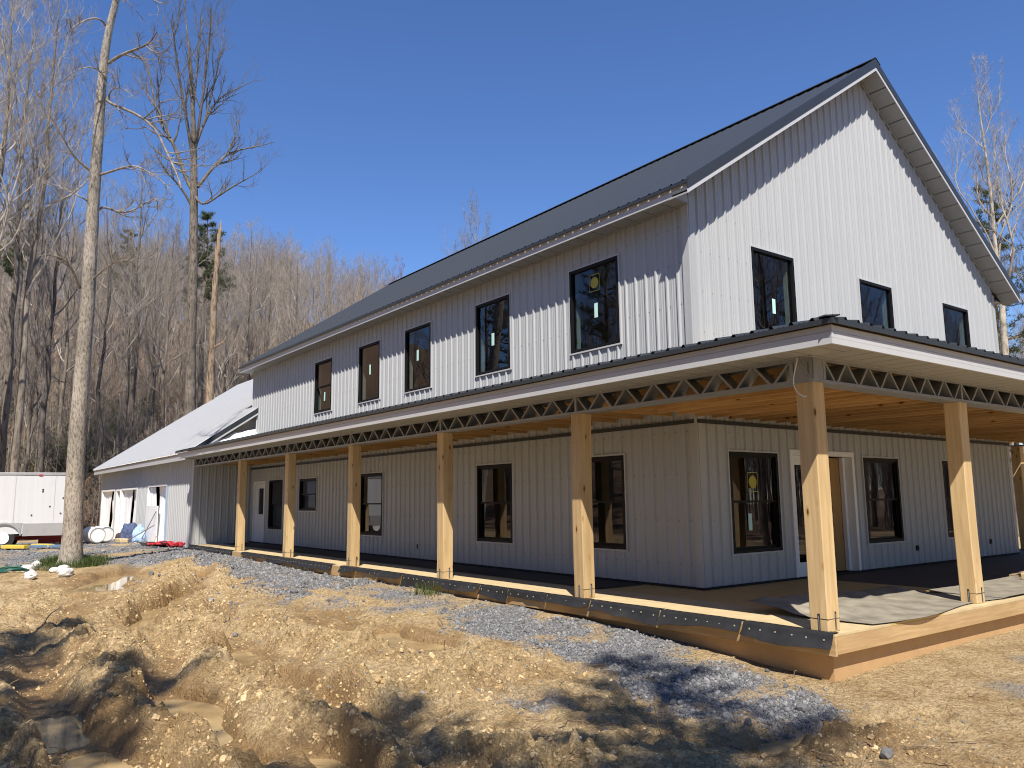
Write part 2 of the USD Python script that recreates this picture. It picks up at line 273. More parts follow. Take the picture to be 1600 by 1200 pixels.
# ground: masks r = gravel, g = wet, b = leaf litter
M['ground'] = usdkit.material(stage, L('construction_mud'), {
    'geo': ('geometry', {}), 'a': ('attribute', {'attribute': 'masks'}), 's': ('separate_color', {'color_type': 'rgb'}),
    'n1': ('noise_texture', {'scale': 2.3, 'detail': 8.0, 'roughness': 0.65}), 'n2': ('noise_texture', {'scale': 18.0, 'detail': 8.0, 'roughness': 0.7}),
    'n3': ('noise_texture', {'scale': 70.0, 'detail': 5.0, 'roughness': 0.7}),
    'dry': ('rgb_ramp', {'ramp': [(0.28, (0.38, 0.255, 0.115)), (0.5, (0.57, 0.42, 0.22)), (0.72, (0.70, 0.545, 0.32))]}),
    'wet': ('rgb_ramp', {'ramp': [(0.3, (0.24, 0.145, 0.06)), (0.7, (0.42, 0.275, 0.125))]}),
    'vor': ('voronoi_texture', {'scale': 55.0}), 'grr': ('rgb_ramp', {'ramp': [(0.0, (0.10, 0.103, 0.11)), (0.5, (0.21, 0.215, 0.225)), (1.0, (0.40, 0.40, 0.40))]}),
    'grs': ('separate_color', {'color_type': 'rgb'}),
    'lr': ('rgb_ramp', {'ramp': [(0.3, (0.085, 0.052, 0.03)), (0.5, (0.21, 0.135, 0.08)), (0.72, (0.36, 0.25, 0.155))]}),
    'speck': ('rgb_ramp', {'ramp': [(0.30, (0.30, 0.25, 0.2)), (0.40, (0.8, 0.78, 0.75)), (0.5, (1.0, 1.0, 1.0))]}),
    'wv': ('mix', {'mix_type': 'add', 'fac': 0.06}), 'v1': ('voronoi_texture', {'scale': 17.0}), 'v2': ('voronoi_texture', {'scale': 48.0}),
    'c1': ('rgb_ramp', {'ramp': [(0.0, (1, 1, 1)), (0.45, (0.92, 0.91, 0.9)), (0.75, (0.55, 0.5, 0.45))]}), 'mc': ('mix', {'mix_type': 'multiply', 'fac': 0.6}), 'c2': ('rgb_ramp', {'ramp': [(0.0, (1.05, 1.05, 1.05)), (0.5, (0.95, 0.94, 0.93)), (0.8, (0.6, 0.55, 0.5))]}), 'mc2': ('mix', {'mix_type': 'multiply', 'fac': 0.6}),  # shade in the crevices between crumbs put into the mud colour
    'b3': ('bump', {'invert': True, 'strength': 0.6, 'distance': 0.04}), 'b4': ('bump', {'invert': True, 'strength': 0.8, 'distance': 0.02}),
    'ms': ('mix', {'mix_type': 'multiply', 'fac': 0.5}),
    'mw': ('mix', {}), 'mg': ('mix', {}), 'ml': ('mix', {}),
    'rw': ('mix_float', {'a': 0.92, 'b': 0.42}),
    'b1': ('bump', {'strength': 0.8, 'distance': 0.05}), 'b2': ('bump', {'strength': 0.9, 'distance': 0.02}),
    'p': ('principled_bsdf', {'specular_ior_level': 0.3})},
    [('a.color', 's.color'), ('geo.position', 'n1.vector'), ('geo.position', 'n2.vector'), ('geo.position', 'n3.vector'), ('geo.position', 'vor.vector'),
     ('n1.fac', 'dry.fac'), ('n1.fac', 'wet.fac'), ('vor.color', 'grs.color'), ('grs.r', 'grr.fac'), ('n2.fac', 'lr.fac'),
     ('n2.fac', 'speck.fac'), ('dry.color', 'ms.color1'), ('speck.color', 'ms.color2'), ('geo.position', 'wv.color1'), ('n2.color', 'wv.color2'), ('wv.color', 'v1.vector'), ('wv.color', 'v2.vector'), ('v1.distance', 'c1.fac'), ('v2.distance', 'c2.fac'), ('v1.distance', 'b3.height'), ('v2.distance', 'b4.height'), ('ms.color', 'mc.color1'), ('c1.color', 'mc.color2'), ('mc.color', 'mc2.color1'), ('c2.color', 'mc2.color2'),
     ('s.g', 'mw.fac'), ('mc2.color', 'mw.color1'), ('wet.color', 'mw.color2'),
     ('s.r', 'mg.fac'), ('mw.color', 'mg.color1'), ('grr.color', 'mg.color2'),
     ('s.b', 'ml.fac'), ('mg.color', 'ml.color1'), ('lr.color', 'ml.color2'), ('ml.color', 'p.base_color'),
     ('s.g', 'rw.fac'), ('rw.result', 'p.roughness'),
     ('n2.fac', 'b1.height'), ('n3.fac', 'b2.height'), ('b1.normal', 'b2.normal'), ('b2.normal', 'b3.normal'), ('b3.normal', 'b4.normal'), ('b4.normal', 'p.normal')], surface='p.BSDF')

# ---------------------------------------------------------------- ground
CTRL = np.array([(3.4, -2.1, -.50), (3.4, 2.5, -.42), (3.4, 9, -.4), (2.3, -2.1, -.43), (1, -2.1, -.33), (-.5, -2.1, -.25), (-2, -2.1, -.22), (-4.5, -2.15, -.2), (-7, -2.2, -.2), (-12, -2.2, -.18), (-17, -2.2, -.15), (-2, -3.0, -.31), (-7, -3.2, -.28), (-12, -3.4, -.24), (2, -3.2, -.45), (-20, -2.2, -.12), (-24, -2.2, -.10),
                 (-30, -2.2, -.2), (-36, -2.2, -.33), (-15, -6.1, -.16), (-25, -6.6, -.17), (-5, -7, -.42), (0, -7.5, -.45), (4, -5, -.5), (6, -3, -.52), (8, -9, -.5), (-8, -5, -.36),
                 (-11, -4, -.3), (0, -4, -.45), (-40, -8, -.3), (-20, -14, -.2), (10, 6, -.5), (0, -14, -.4), (-10, -12, -.3), (-38, 12, -.3), (4, 14, -.4), (-15, 14, -.3), (14, -14, -.5)])
_rbf = RBFInterpolator(CTRL[:, :2], CTRL[:, 2], kernel='linear', smoothing=0.004)
RUTS = dict(
    R1=([(-11.9, -3.6), (-8.1, -5.26), (-4.62, -6.7), (-2.57, -6.99), (-.95, -7.19), (-.01, -7.29), (1.13, -7.36), (1.77, -7.37)], .22, .17),
    R2=([(-4.07, -8.12), (-1.08, -8.2), (-.05, -8.21), (.84, -8.14), (1.69, -8.15)], .26, .19),
    R3=([(-4.6, -5.96), (-2.93, -6.07), (-2.0, -6.19), (-.93, -6.18), (.33, -6.17), (1.43, -6.23), (2.93, -6.28)], .24, .15),
    R4=([(-6.38, -4.05), (-4.67, -4.21), (-2.71, -4.21), (-1.3, -4.15), (-.54, -4.08)], .34, .11),
    R5=([(-14.9, -4.32), (-12.0, -5.63), (-9.4, -6.76), (-7.5, -7.78)], .28, .15),
    R6=([(4.1, -4.06), (4.22, -3.6), (4.26, -2.92), (4.27, -2.1)], .2, .10),
    R8=([(-10.5, -6.0), (-6.5, -7.35), (-4.3, -8.15)], .27, .13), R9=([(-9.0, -4.15), (-5.5, -5.25), (-3.2, -5.72), (-1.2, -5.75)], .24, .11),
    R7=([(1.84, -6.9), (2.66, -6.83), (3.5, -6.4)], .17, .13))
RIDGES = dict(
    G1=([(-6.5, -8.2), (-7.8, -7.57), (-9.6, -7.1)], .26, .11), G2=([(-4.45, -8.2), (-4.7, -7.4), (-7.1, -6.1), (-11.9, -4.3), (-15.1, -3.1)], .26, .15),
    G3=([(-12.1, -3.1), (-7.75, -4.7), (-4.23, -6.2), (-3.17, -6.35), (-1.6, -6.55)], .2, .13), G4=([(-2.43, -7.8), (-3.87, -7.3), (-2.24, -7.4), (-1.4, -7.66), (-.49, -7.62)], .2, .17),
    G5=([(-.08, -7.75), (.48, -7.62), (1.41, -7.66), (2.0, -7.7)], .17, .17), G6=([(-.89, -6.64), (-1.27, -6.5), (-.09, -6.5), (.5, -5.85), (.9, -5.75)], .2, .14),
    G7=([(-4.0, -5.3), (-2.64, -5.36), (-1.59, -5.32), (-.97, -4.97), (-.36, -4.84)], .22, .14), G8=([(.67, -5.23), (1.11, -5.13), (.22, -4.5), (1.05, -4.4)], .26, .12),
    G9=([(1.6, -6.4), (2.23, -6.25), (2.99, -5.95), (3.4, -5.5)], .22, .15), G10=([(4.45, -4.1), (4.5, -3.5), (4.55, -2.9), (4.75, -2.5)], .13, .08),
    G11=([(.75, -8.76), (.55, -8.5), (1.1, -8.45), (1.6, -8.45)], .15, .16), G12=([(.2, -6.9), (1.0, -6.75), (1.8, -6.62), (2.6, -6.5)], .18, .12))

def polyd(x, y, pts):
    d = np.full(x.shape, 1e9)
    for (ax, ay), (bx, by) in zip(pts[:-1], pts[1:]):
        ex, ey = bx - ax, by - ay; t = np.clip(((x - ax) * ex + (y - ay) * ey) / (ex * ex + ey * ey), 0, 1)
        d = np.minimum(d, np.hypot(x - ax - t * ex, y - ay - t * ey))
    return d
def sstep(x, a, b): t = np.clip((x - a) / (b - a), 0, 1); return t * t * (3 - 2 * t)

HN = np.array([-0.78, 0.62])
def hill(x, y):
    s = HN[0] * (x - CAM[0]) + HN[1] * (y - CAM[1]); l = 0.62 * (x - CAM[0]) + 0.78 * (y - CAM[1])
    s = s + 2.0 * (fbm(np.stack([x / 9, y / 9, 0 * x], -1), 3, 5) - .5)
    f = 1.0 - 0.76 * sstep(l, -40, 2)
    h = 1.7 * sstep(s, 43.5, 47.5) * (.5 + noise(np.stack([x / 5, y / 5, 0 * x], -1), 9)) + f * np.where(s > 44, np.minimum(s - 44, 100) * .46 - .0013 * np.minimum(np.maximum(s - 44, 0), 100) ** 2, 0)
    # wooded rise behind the photographer too
    d2 = -0.35 * (x - CAM[0]) - 0.94 * (y - CAM[1])
    h2 = np.where(d2 > 22, np.minimum(d2 - 22, 60) * .3, 0)
    return h + h2, s

def base(x, y):
    q = np.stack([np.clip(x, -40, 14).ravel(), np.clip(y, -14, 14).ravel()], 1)
    out = np.empty(len(q))
    for i in range(0, len(q), 100000): out[i:i + 100000] = _rbf(q[i:i + 100000])
    return out.reshape(x.shape)

def mudmask(x, y):
    n = fbm(np.stack([x / 1.5, y / 1.5, 0 * x], -1), 3, 31) - .5
    a = 1 - sstep(y + n * 1.0 + 0.10 * np.maximum(x, -9) * (x < 0) * 0 , -3.6, -2.7)
    left = sstep(x + n * 2, -16.5, -13.5)
    north = sstep(x, 3.6, 4.0)
    return np.clip(np.maximum(a * left, 0.35 * north * left), 0, 1) * (1 - sstep(x, 9, 14) * .5) * (1 - sstep(-y, 12, 15))

def gravelmask(x, y):
    n = fbm(np.stack([x * 1.1, y * 1.1, 0 * x], -1), 4, 12) - .5
    n2 = fbm(np.stack([x * .5, y * .9, 0 * x + 3], -1), 3, 77)
    ga = 1 - sstep(polyd(x, y, [(-1.2, -2.95), (.2, -2.95), (1.6, -2.95), (3.1, -3.3)]) + n * 1.3, .45, .95)
    gb = (1 - sstep(polyd(x, y, [(-17, -2.6), (-13, -2.7), (-8, -2.9), (-5, -3.05), (-3.2, -2.7)]) + n * 1.5, .5, 1.05)) * sstep(n2, .30, .46)
    gc = (1 - sstep(np.maximum(np.abs(x + 24) - 8.5, np.abs(y + 4.0) - 3.2) + n * 2.5, -.3, .8)) * sstep(n2, .25, .4)
    gd = 1 - sstep(np.hypot((x - 4.6) / 1.0, (y - 1.5) / 3.0) + n * 1.4, .5, .9)
    ge = .8 * (1 - sstep(np.hypot((x - 2.0) / .5, (y + 4.9) / .4) + n * 1.5, .5, 1.0))
    patch = sstep(fbm(np.stack([x * 2.3, y * 2.3, 0 * x + 9], -1), 3, 13), .30, .46)
    return np.clip(np.maximum.reduce([ga, gb, gc, .6 * gd, ge]) * (.2 + .8 * patch), 0, 1)

HOLLOWS = dict(
    H1=([(-8.6, -5.05), (-6.6, -5.9), (-4.75, -6.65)], .24, .13), H2=([(-.55, -7.22), (.2, -7.3), (1.0, -7.36)], .21, .15), H3=([(-.5, -8.2), (.15, -8.2)], .26, .17), H4=([(.85, -8.15), (1.4, -8.14)], .17, .14),
    H5=([(-2.35, -6.13), (-1.75, -6.2)], .26, .13), H6=([(-.8, -6.17), (.6, -6.17)], .22, .10), H7=([(-2.0, -4.19), (-.9, -4.12)], .26, .09), H8=([(-12.6, -5.4), (-10.6, -6.2)], .5, .12), H9=([(4.1, -3.95), (4.24, -3.3)], .24, .09), H10=([(2.0, -6.86), (2.7, -6.82)], .18, .13))
_q = np.random.RandomState(17)
def _domes(n, r0, r1): return np.column_stack([_q.uniform(-13, 5.8, n), _q.uniform(-9, -2.2, n)]), _q.uniform(r0, r1, n), _q.uniform(.3, 1.0, n)
DOMES = [(_domes(1500, .09, .20), .55), (_domes(9000, .045, .11), .72), (_domes(26000, .022, .05), .8)]
DOMES = [(cKDTree(d[0]), d[1], d[2], k) for d, k in DOMES]
def heaps(x, y, w):
    out = np.zeros(x.shape); sel = w > .02; p = np.column_stack([x[sel], y[sel]]); ww = w[sel]; tot = np.zeros(len(p))
    for tree, r, a, flat in DOMES:
        d, i = tree.query(p, k=4); h = np.sqrt(np.maximum(r[i] ** 2 - d ** 2, 0)) * flat * a[i]; tot += h.max(1) * (ww[:] ** (.5 if r.max() < .06 else 1))
    out[sel] = tot; return out

def ground_z(x, y, detail=True):
    x = np.asarray(x, float); y = np.asarray(y, float)
    h, s = hill(x, y); z = base(x, y) + h
    if not detail: return z
    m = mudmask(x, y); far = np.exp(-np.maximum(np.hypot(x - 1, y + 6) - 8, 0) / 14)
    P = np.stack([x, y, 0 * x], -1)
    wx = x + .25 * (noise(P * 1.3, 3) - .5) * 2; wy = y + .25 * (noise(P * 1.3, 4) - .5) * 2
    rid = np.zeros_like(x); rut = np.zeros_like(x)
    for pts, w, a in RIDGES.values():
        rid = np.maximum(rid, a * np.exp(-(polyd(wx, wy, pts) / w) ** 2))
    for pts, w, a in RUTS.values():
        rut = np.maximum(rut, a * np.exp(-(polyd(wx, wy, pts) / w) ** 4))
    lump = fbm(P * 3.1, 4, 21); lump2 = np.abs(fbm(P * 7.5, 4, 22) - .5) * 2
    rough = np.clip(rid / .1, 0, 1)
    z = z + rid * (.45 + 1.1 * lump) - rut * (.72 + .56 * noise(P * np.array([.75, .75, 1]), 88))
    z = z + m * (.08 * (fbm(P * np.array([1.1, 1.6, 1]), 4, 41) - .5)) * 1.6
    z = z + m * (1 - np.clip(rut / .06, 0, 1)) * ((.03 + .10 * rough) * (lump - .5) - (.024 + .05 * rough) * lump2 + (.028 + .05 * rough) * (fbm(P * 16, 4, 23) - .5) - (.03 + .09 * rough) * sstep(fbm(P * 5.2, 3, 71), .60, .74))
    hw = m * np.clip(.20 + .9 * rough * (1 - np.clip(rut / .05, 0, 1)) + .5 * sstep(fbm(P * 1.2, 3, 95), .52, .66), 0, 1)
    z = z + heaps(wx + .03 * (noise(P * 11, 6) - .5), wy + .03 * (noise(P * 11, 7) - .5), hw) * .8
    for pts, w, dep in HOLLOWS.values():
        d = polyd(wx * .6 + x * .4, wy * .6 + y * .4, pts); t = 1 - sstep(d, .55 * w, 1.25 * w)
        if t.max() > 0:
            zb = float(base(np.array([pts[0][0]]), np.array([pts[0][1]]))[0]) * .5 + .5 * float(base(np.array([pts[-1][0]]), np.array([pts[-1][1]]))[0]) - dep - .04
            z = z * (1 - t) + t * (zb + .02 * (lump - .5)); z = np.where((d < 1.9 * w) & (d > 1.0 * w), np.maximum(z, zb + .075), z)
    z = z + (1 - m) * far * .03 * (fbm(P * 2.5, 4, 55) - .5) + .25 * (h > .2) * (fbm(P * .8, 3, 56) - .5)
    # the ground is kept below the platform edge
    under = (x < 3.3) & (x > -19.5) & (y > -1.98)
    return np.where(under, np.minimum(z, -.35), z)

def graded(lo, f0, f1, hi, d, grow, dmax=6.0):
    a = list(np.arange(f0, f1 + d / 2, d)); x, s = a[-1], d
    while x < hi: s = min(s * grow, dmax); x += s; a.append(x)
    x, s = a[0], d; b = []
    while x > lo: s = min(s * grow, dmax); x -= s; b.append(x)
    return np.array(b[::-1] + a)
gx = graded(-260, -5.0, 5.6, 120, .021, 1.014); gy = graded(-150, -8.9, -2.2, 260, .021, 1.03)
X, Y = np.meshgrid(gx, gy, indexing='ij'); Z = ground_z(X, Y)
RUT_D = {k: polyd(X, Y, v[0]) for k, v in RUTS.items()}
gm = gravelmask(X, Y); hh, ss = hill(X, Y)
leaf = np.clip(sstep(ss + 3 * (noise(np.stack([X / 2, Y / 2, 0 * X], -1), 2) - .5), 38, 42) + sstep(-Y, 13, 17) + sstep(X, 12, 16) + sstep(-X, 44, 48), 0, 1)
b0 = base(X, Y)
hol = np.maximum.reduce([1 - sstep(polyd(X, Y, p), .9 * w, 2.4 * w) for p, w, d in HOLLOWS.values()])
wet = np.clip(sstep(b0 - Z, .02, .13) * mudmask(X, Y) + .8 * hol + .55 * sstep(fbm(np.stack([X * .9, Y * .9, 0 * X], -1), 3, 61), .55, .7) * mudmask(X, Y), 0, 1) * (1 - gm)
V = np.stack([X, Y, Z], -1).reshape(-1, 3); nx, ny = X.shape
I = np.arange(nx * ny).reshape(nx, ny)
Fq = np.stack([I[:-1, :-1], I[1:, :-1], I[1:, 1:], I[:-1, 1:]], -1).reshape(-1, 4)
g = usdkit.mesh(stage, '/World/ground', (V, Fq), M['ground'], smooth=True)
UsdGeom.PrimvarsAPI(g).CreatePrimvar('masks', Sdf.ValueTypeNames.Color3fArray, 'vertex').Set(Vt.Vec3fArray.FromNumpy(np.stack([gm, wet, leaf], -1).reshape(-1, 3).astype(np.float32)))
tag(g, 'rutted tan mud and gravel yard rising to a leaf strewn hillside', 'ground', kind='structure')

# puddles: water lying in the ruts
from scipy import ndimage
def puddle(key, depth, label, most=1.9):
    """Floods one closed hollow; the water never spills over its rim."""
    pts, w, _ = HOLLOWS[key]; hd = polyd(X, Y, pts); near = hd < .5 * w
    ii, jj = np.nonzero(hd < 2.6 * w); a0, a1, c0, c1 = max(ii.min(), 0), min(ii.max() + 1, nx - 1), max(jj.min(), 0), min(jj.max() + 1, ny - 1)
    zw0 = Z[a0:a1, c0:c1]; nr = near[a0:a1, c0:c1]; k = np.argmin(np.where(nr, zw0, 9)); seed = np.unravel_index(k, zw0.shape)
    lowest = float(zw0[seed]); zw = lowest + depth
    while True:
        lab, n = ndimage.label(zw0 < zw); m = lab == lab[seed]
        edge = m[0].any() or m[-1].any() or m[:, 0].any() or m[:, -1].any()
        if not edge or zw < lowest + .01: break
        zw -= .003
    c = m[:-1, :-1] | m[1:, :-1] | m[1:, 1:] | m[:-1, 1:]; c = ndimage.binary_dilation(c, iterations=1)
    ii, jj = np.nonzero(c); ii += a0; jj += c0
    mb = MB(); q = np.stack([ii * ny + jj, (ii + 1) * ny + jj, (ii + 1) * ny + jj + 1, ii * ny + jj + 1], 1)
    u, inv = np.unique(q, return_inverse=True); v = V[u].copy(); v[:, 2] = zw
    mb.add(v, inv.reshape(q.shape))
    tag(mb.build('puddle', M['water']), label, 'puddle', kind='structure')
puddle('H1', .075, 'long narrow puddle in the wheel rut pointing at the house')
puddle('H2', .085, 'brown puddle in the shaded rut between the foreground mounds')
puddle('H3', .085, 'shaded puddle at the lower left of the mud')
puddle('H4', .07, 'small puddle in front of the nearest mud mound')
puddle('H5', .075, 'round tan puddle behind the middle mound')
puddle('H7', .06, 'shallow puddle on smooth orange mud near the gravel')
puddle('H8', .10, 'bright puddle reflecting the sky, nearest to the tall tree')
puddle('H9', .055, 'shallow puddle in front of the platform corner')
puddle('H10', .05, 'puddle at the bottom of the view, left of the middle')

# ---------------------------------------------------------------- house
front = lambda v: np.stack([v[:, 0], -v[:, 1], v[:, 2]], 1)          # u = x, n out of the long wall
gable = lambda v: np.stack([v[:, 1], v[:, 0], v[:, 2]], 1)           # u = y, n out of the gable wall
def sidewall(x0): return lambda v: np.stack([x0 + v[:, 1], v[:, 0], v[:, 2]], 1)
PER = 0.2286
PROF = [(0.0, .030), (.013, .030), (.031, 0), (.086, 0), (.093, .005), (.099, .005), (.106, 0), (.134, 0), (.141, .005), (.147, .005), (.154, 0), (.1976, 0), (.2156, .030)]
rng = random.Random(4)

def panels(name, fr, u0, u1, zlo, zhi, openings, mat, parent, off=0.0, tall=1.0):
    """Ribbed metal sheets 0.914 m wide side by side, cut round the openings; zlo and zhi are functions of u."""
    w = PER * 4; k = 0
    while u0 + k * w < u1 - 1e-6:
        a, b = u0 + k * w, min(u0 + (k + 1) * w + .012, u1); k += 1
        us = [a + i * PER + d for i in range(5) for d, h in PROF]; 
        us = [u for u in us if a - 1e-9 <= u <= b + 1e-9] + [a, b]
        for (o0, o1, p0, p1) in openings: us += [u for u in (o0, o1) if a < u < b]
        us = sorted(set(round(u, 5) for u in us))
        pu = np.array([d for d, h in PROF] + [PER]); ph = tall * np.array([h for d, h in PROF] + [.030])
        hs = [float(np.interp((u - a) % PER if u < a + w else (u - a - w), pu, ph)) + off + .001 * (k % 2) for u in us]
        mbs = {}
        for i in range(len(us) - 1):
            uL, uR = us[i], us[i + 1]; mid = .5 * (uL + uR)
            cuts = sorted((p0, p1) for (o0, o1, p0, p1) in openings if o0 - 1e-6 < mid < o1 + 1e-6)
            lo = (zlo(uL), zlo(uR)); segs = []
            for p0, p1 in cuts:
                segs.append((lo, (p0, p0))); lo = (p1, p1)
            segs.append((lo, (zhi(uL), zhi(uR))))
            full = any(o0 - .02 < a and b < o1 + .02 for o0, o1, p0, p1 in openings)
            for si, ((a0, a1), (b0_, b1)) in enumerate(segs):
                if b0_ - a0 < .005 and b1 - a1 < .005: continue
                mb = mbs.setdefault(si if full else 0, MB(fr)); mb.add([(uL, hs[i], a0), (uR, hs[i + 1], a1), (uR, hs[i + 1], b1), (uL, hs[i], b0_)], [[0, 1, 2, 3]])
        for mb in mbs.values(): mb.build(name, mat, parent)

def screws(fr, u0, u1, rows, zhi, openings, parent, mat):
    mb = MB(fr); u = u0 + .05
    while u < u1:
        for z in rows:
            if z < zhi(u) - .05 and not any(o0 - .05 < u < o1 + .05 and p0 - .05 < z < p1 + .05 for o0, o1, p0, p1 in openings):
                r = .011; a = np.linspace(0, 2 * np.pi, 6, endpoint=False)
                v = [(u + r * math.cos(t), .001, z + r * math.sin(t)) for t in a] + [(u + .6 * r * math.cos(t), .008, z + .6 * r * math.sin(t)) for t in a]
                f = [[i, (i + 1) % 6, 6 + (i + 1) % 6, 6 + i] for i in range(6)] + [[6, 7, 8, 9], [6, 9, 10, 11]]
                mb.add(v, f)
        u += PER
    mb.build('screw_heads', mat, parent, kind='stuff')

house = thing('metal_sided_house', 'large two storey house in light grey ribbed metal siding with a wraparound timber porch', 'house')
EAVE, RIDGE_Y, RIDGE_Z, SL = -0.46, 5.46, 10.04, 0.667
WL, GW = -19.9, 10.919
roof_z = lambda y: RIDGE_Z - SL * abs(y - RIDGE_Y)
FRONT_UP = dict(u1=(-2.803, -1.54, 3.95, 5.48), u2=(-5.873, -4.651, 3.945, 5.47), u3=(-8.939, -7.728, 3.94, 5.47), u4=(-11.476, -10.271, 3.943, 5.465), u5=(-14.414, -13.215, 3.93, 5.455))
FRONT_LO = dict(l1=(-2.366, -1.54 + .386, .515, 2.05), l2=(-5.853, -4.627, .51, 2.05), l3=(-11.292, -10.022, .49, 2.05), l4=(-15.382, -14.104, 1.083, 2.03), l5=(-17.95, -16.75, .49, 2.05))
FRONT_LO['l1'] = (-2.79, -1.54, .515, 2.055)
GAB_LO = dict(g1=(.689, 1.939, .487, 2.05), g2=(4.559, 5.817, .487, 2.045), g3=(7.594, 8.85, .485, 2.045))
GAB_UP = dict(gu1=(1.539, 2.748, 3.99, 5.515), gu2=(4.899, 6.099, 3.99, 5.494), gu3=(8.254, 9.45, 3.99, 5.494))
DOORF = (-19.45, -18.33, 0.0, 2.05); DOORG = (2.28, 4.243, 0.0, 2.126)

LOW_TOP, UP_LO, UP_TOP = 2.80, 3.05, 5.97
panels('siding_panel', front, WL, 0, lambda u: .01, lambda u: LOW_TOP, list(FRONT_LO.values()) + [DOORF], M['siding'], house)
panels('siding_panel', front, WL, 0, lambda u: UP_LO, lambda u: UP_TOP, list(FRONT_UP.values()), M['siding'], house)
gtop = lambda u: roof_z(u) - .16
panels('siding_panel', gable, 0, GW, lambda u: .01, lambda u: LOW_TOP, list(GAB_LO.values()) + [DOORG], M['siding'], house)
panels('siding_panel', gable, 0, GW, lambda u: UP_LO, gtop, list(GAB_UP.values()), M['siding'], house)
screws(front, WL, 0, [.35, 1.0, 1.7, 2.35, 3.7, 4.35, 5.0, 5.6], lambda u: UP_TOP, list(FRONT_LO.values()) + list(FRONT_UP.values()) + [DOORF], house, M['steel_dark'])
screws(gable, 0, GW, [.35, 1.0, 1.7, 2.35, 3.9, 4.55, 5.2, 5.85, 6.5, 7.15, 7.8, 8.45, 9.1], gtop, list(GAB_LO.values()) + list(GAB_UP.values()) + [DOORG], house, M['steel_dark'])
# inner shell: floors, back wall, far end, partitions
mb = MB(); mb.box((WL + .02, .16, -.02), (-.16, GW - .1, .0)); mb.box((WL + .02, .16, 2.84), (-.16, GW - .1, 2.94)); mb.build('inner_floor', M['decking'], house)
mb = MB(); mb.box((WL, GW - .1, -.3), (0, GW - .002, 6.1)); mb.box((WL, .0, -.3), (WL + .1, GW - .1, 6.2)); mb.build('rear_wall', M['siding'], house)
mb = MB(); pl = [(0, 6.2), (GW, 6.2), (RIDGE_Y, gtop(RIDGE_Y))]
mb.add([(WL, y, z) for y, z in pl], [[0, 1, 2]]); mb.build('end_gable', M['siding'], house)
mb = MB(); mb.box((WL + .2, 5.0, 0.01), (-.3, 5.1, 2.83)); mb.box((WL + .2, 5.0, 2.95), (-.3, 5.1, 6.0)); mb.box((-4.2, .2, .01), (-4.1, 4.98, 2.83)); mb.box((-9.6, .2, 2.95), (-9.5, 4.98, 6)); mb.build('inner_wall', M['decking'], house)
# corner trim, base trim, wall top trim
mb = MB(); mb.box((-.11, -.035, .01), (.026, -.002, LOW_TOP)); mb.box((.002, -.0015, .01), (.035, .11, LOW_TOP))
mb.box((-.11, -.035, UP_LO), (.026, -.002, 6.05)); mb.box((.002, -.0015, UP_LO), (.035, .11, 6.05)); mb.build('corner_trim', M['siding'], house)
mb = MB(); mb.box((.002, GW - .11, .01), (.026, GW + .026, LOW_TOP)); mb.box((.002, GW - .11, UP_LO), (.026, GW + .026, 6.05)); mb.build('corner_trim', M['siding'], house)
mb = MB(); mb.box((WL, -.044, 2.46), (-.02, -.0315, 2.52)); mb.box((.0315, -.02, 2.46), (.044, GW, 2.52)); mb.build('wall_top_trim', M['charcoal_trim'], house)
mb = MB(); mb.box((WL, -.045, .0), (.03, -.027, .035)); mb.box((.027, -.045, .0), (.045, GW, .035)); mb.build('base_trim', M['dark'], house)

# roof panels and their trim
def slope_frame(side):
    c = 1 / math.hypot(1, SL); y_e = EAVE if side < 0 else 2 * RIDGE_Y - EAVE
    def fr(v):
        # u along x, z = distance up the slope from the eave, n = out of the slope
        y = y_e - side * v[:, 2] * c - side * (-v[:, 1]) * (-SL) * c * -1 * -1
        zz = roof_z(y_e) + v[:, 2] * SL * c + v[:, 1] * c
        return np.stack([v[:, 0], y, zz], 1)
    return fr
RL = (RIDGE_Y - EAVE) * math.hypot(1, SL)
for side in (-1, 1):
    panels('roof_panel', slope_frame(side), WL - .36, .40, lambda u: 0.0, lambda u: RL - .02, [], M['roof'], house)
mb = MB()
for side in (-1, 1):
    mb.beam((WL - .37, RIDGE_Y + side * .09, RIDGE_Z + .0), (.425, RIDGE_Y + side * .09, RIDGE_Z + .0), .2, .012, (0, side * SL, 1))
mb.build('ridge_cap', M['roof'], house)
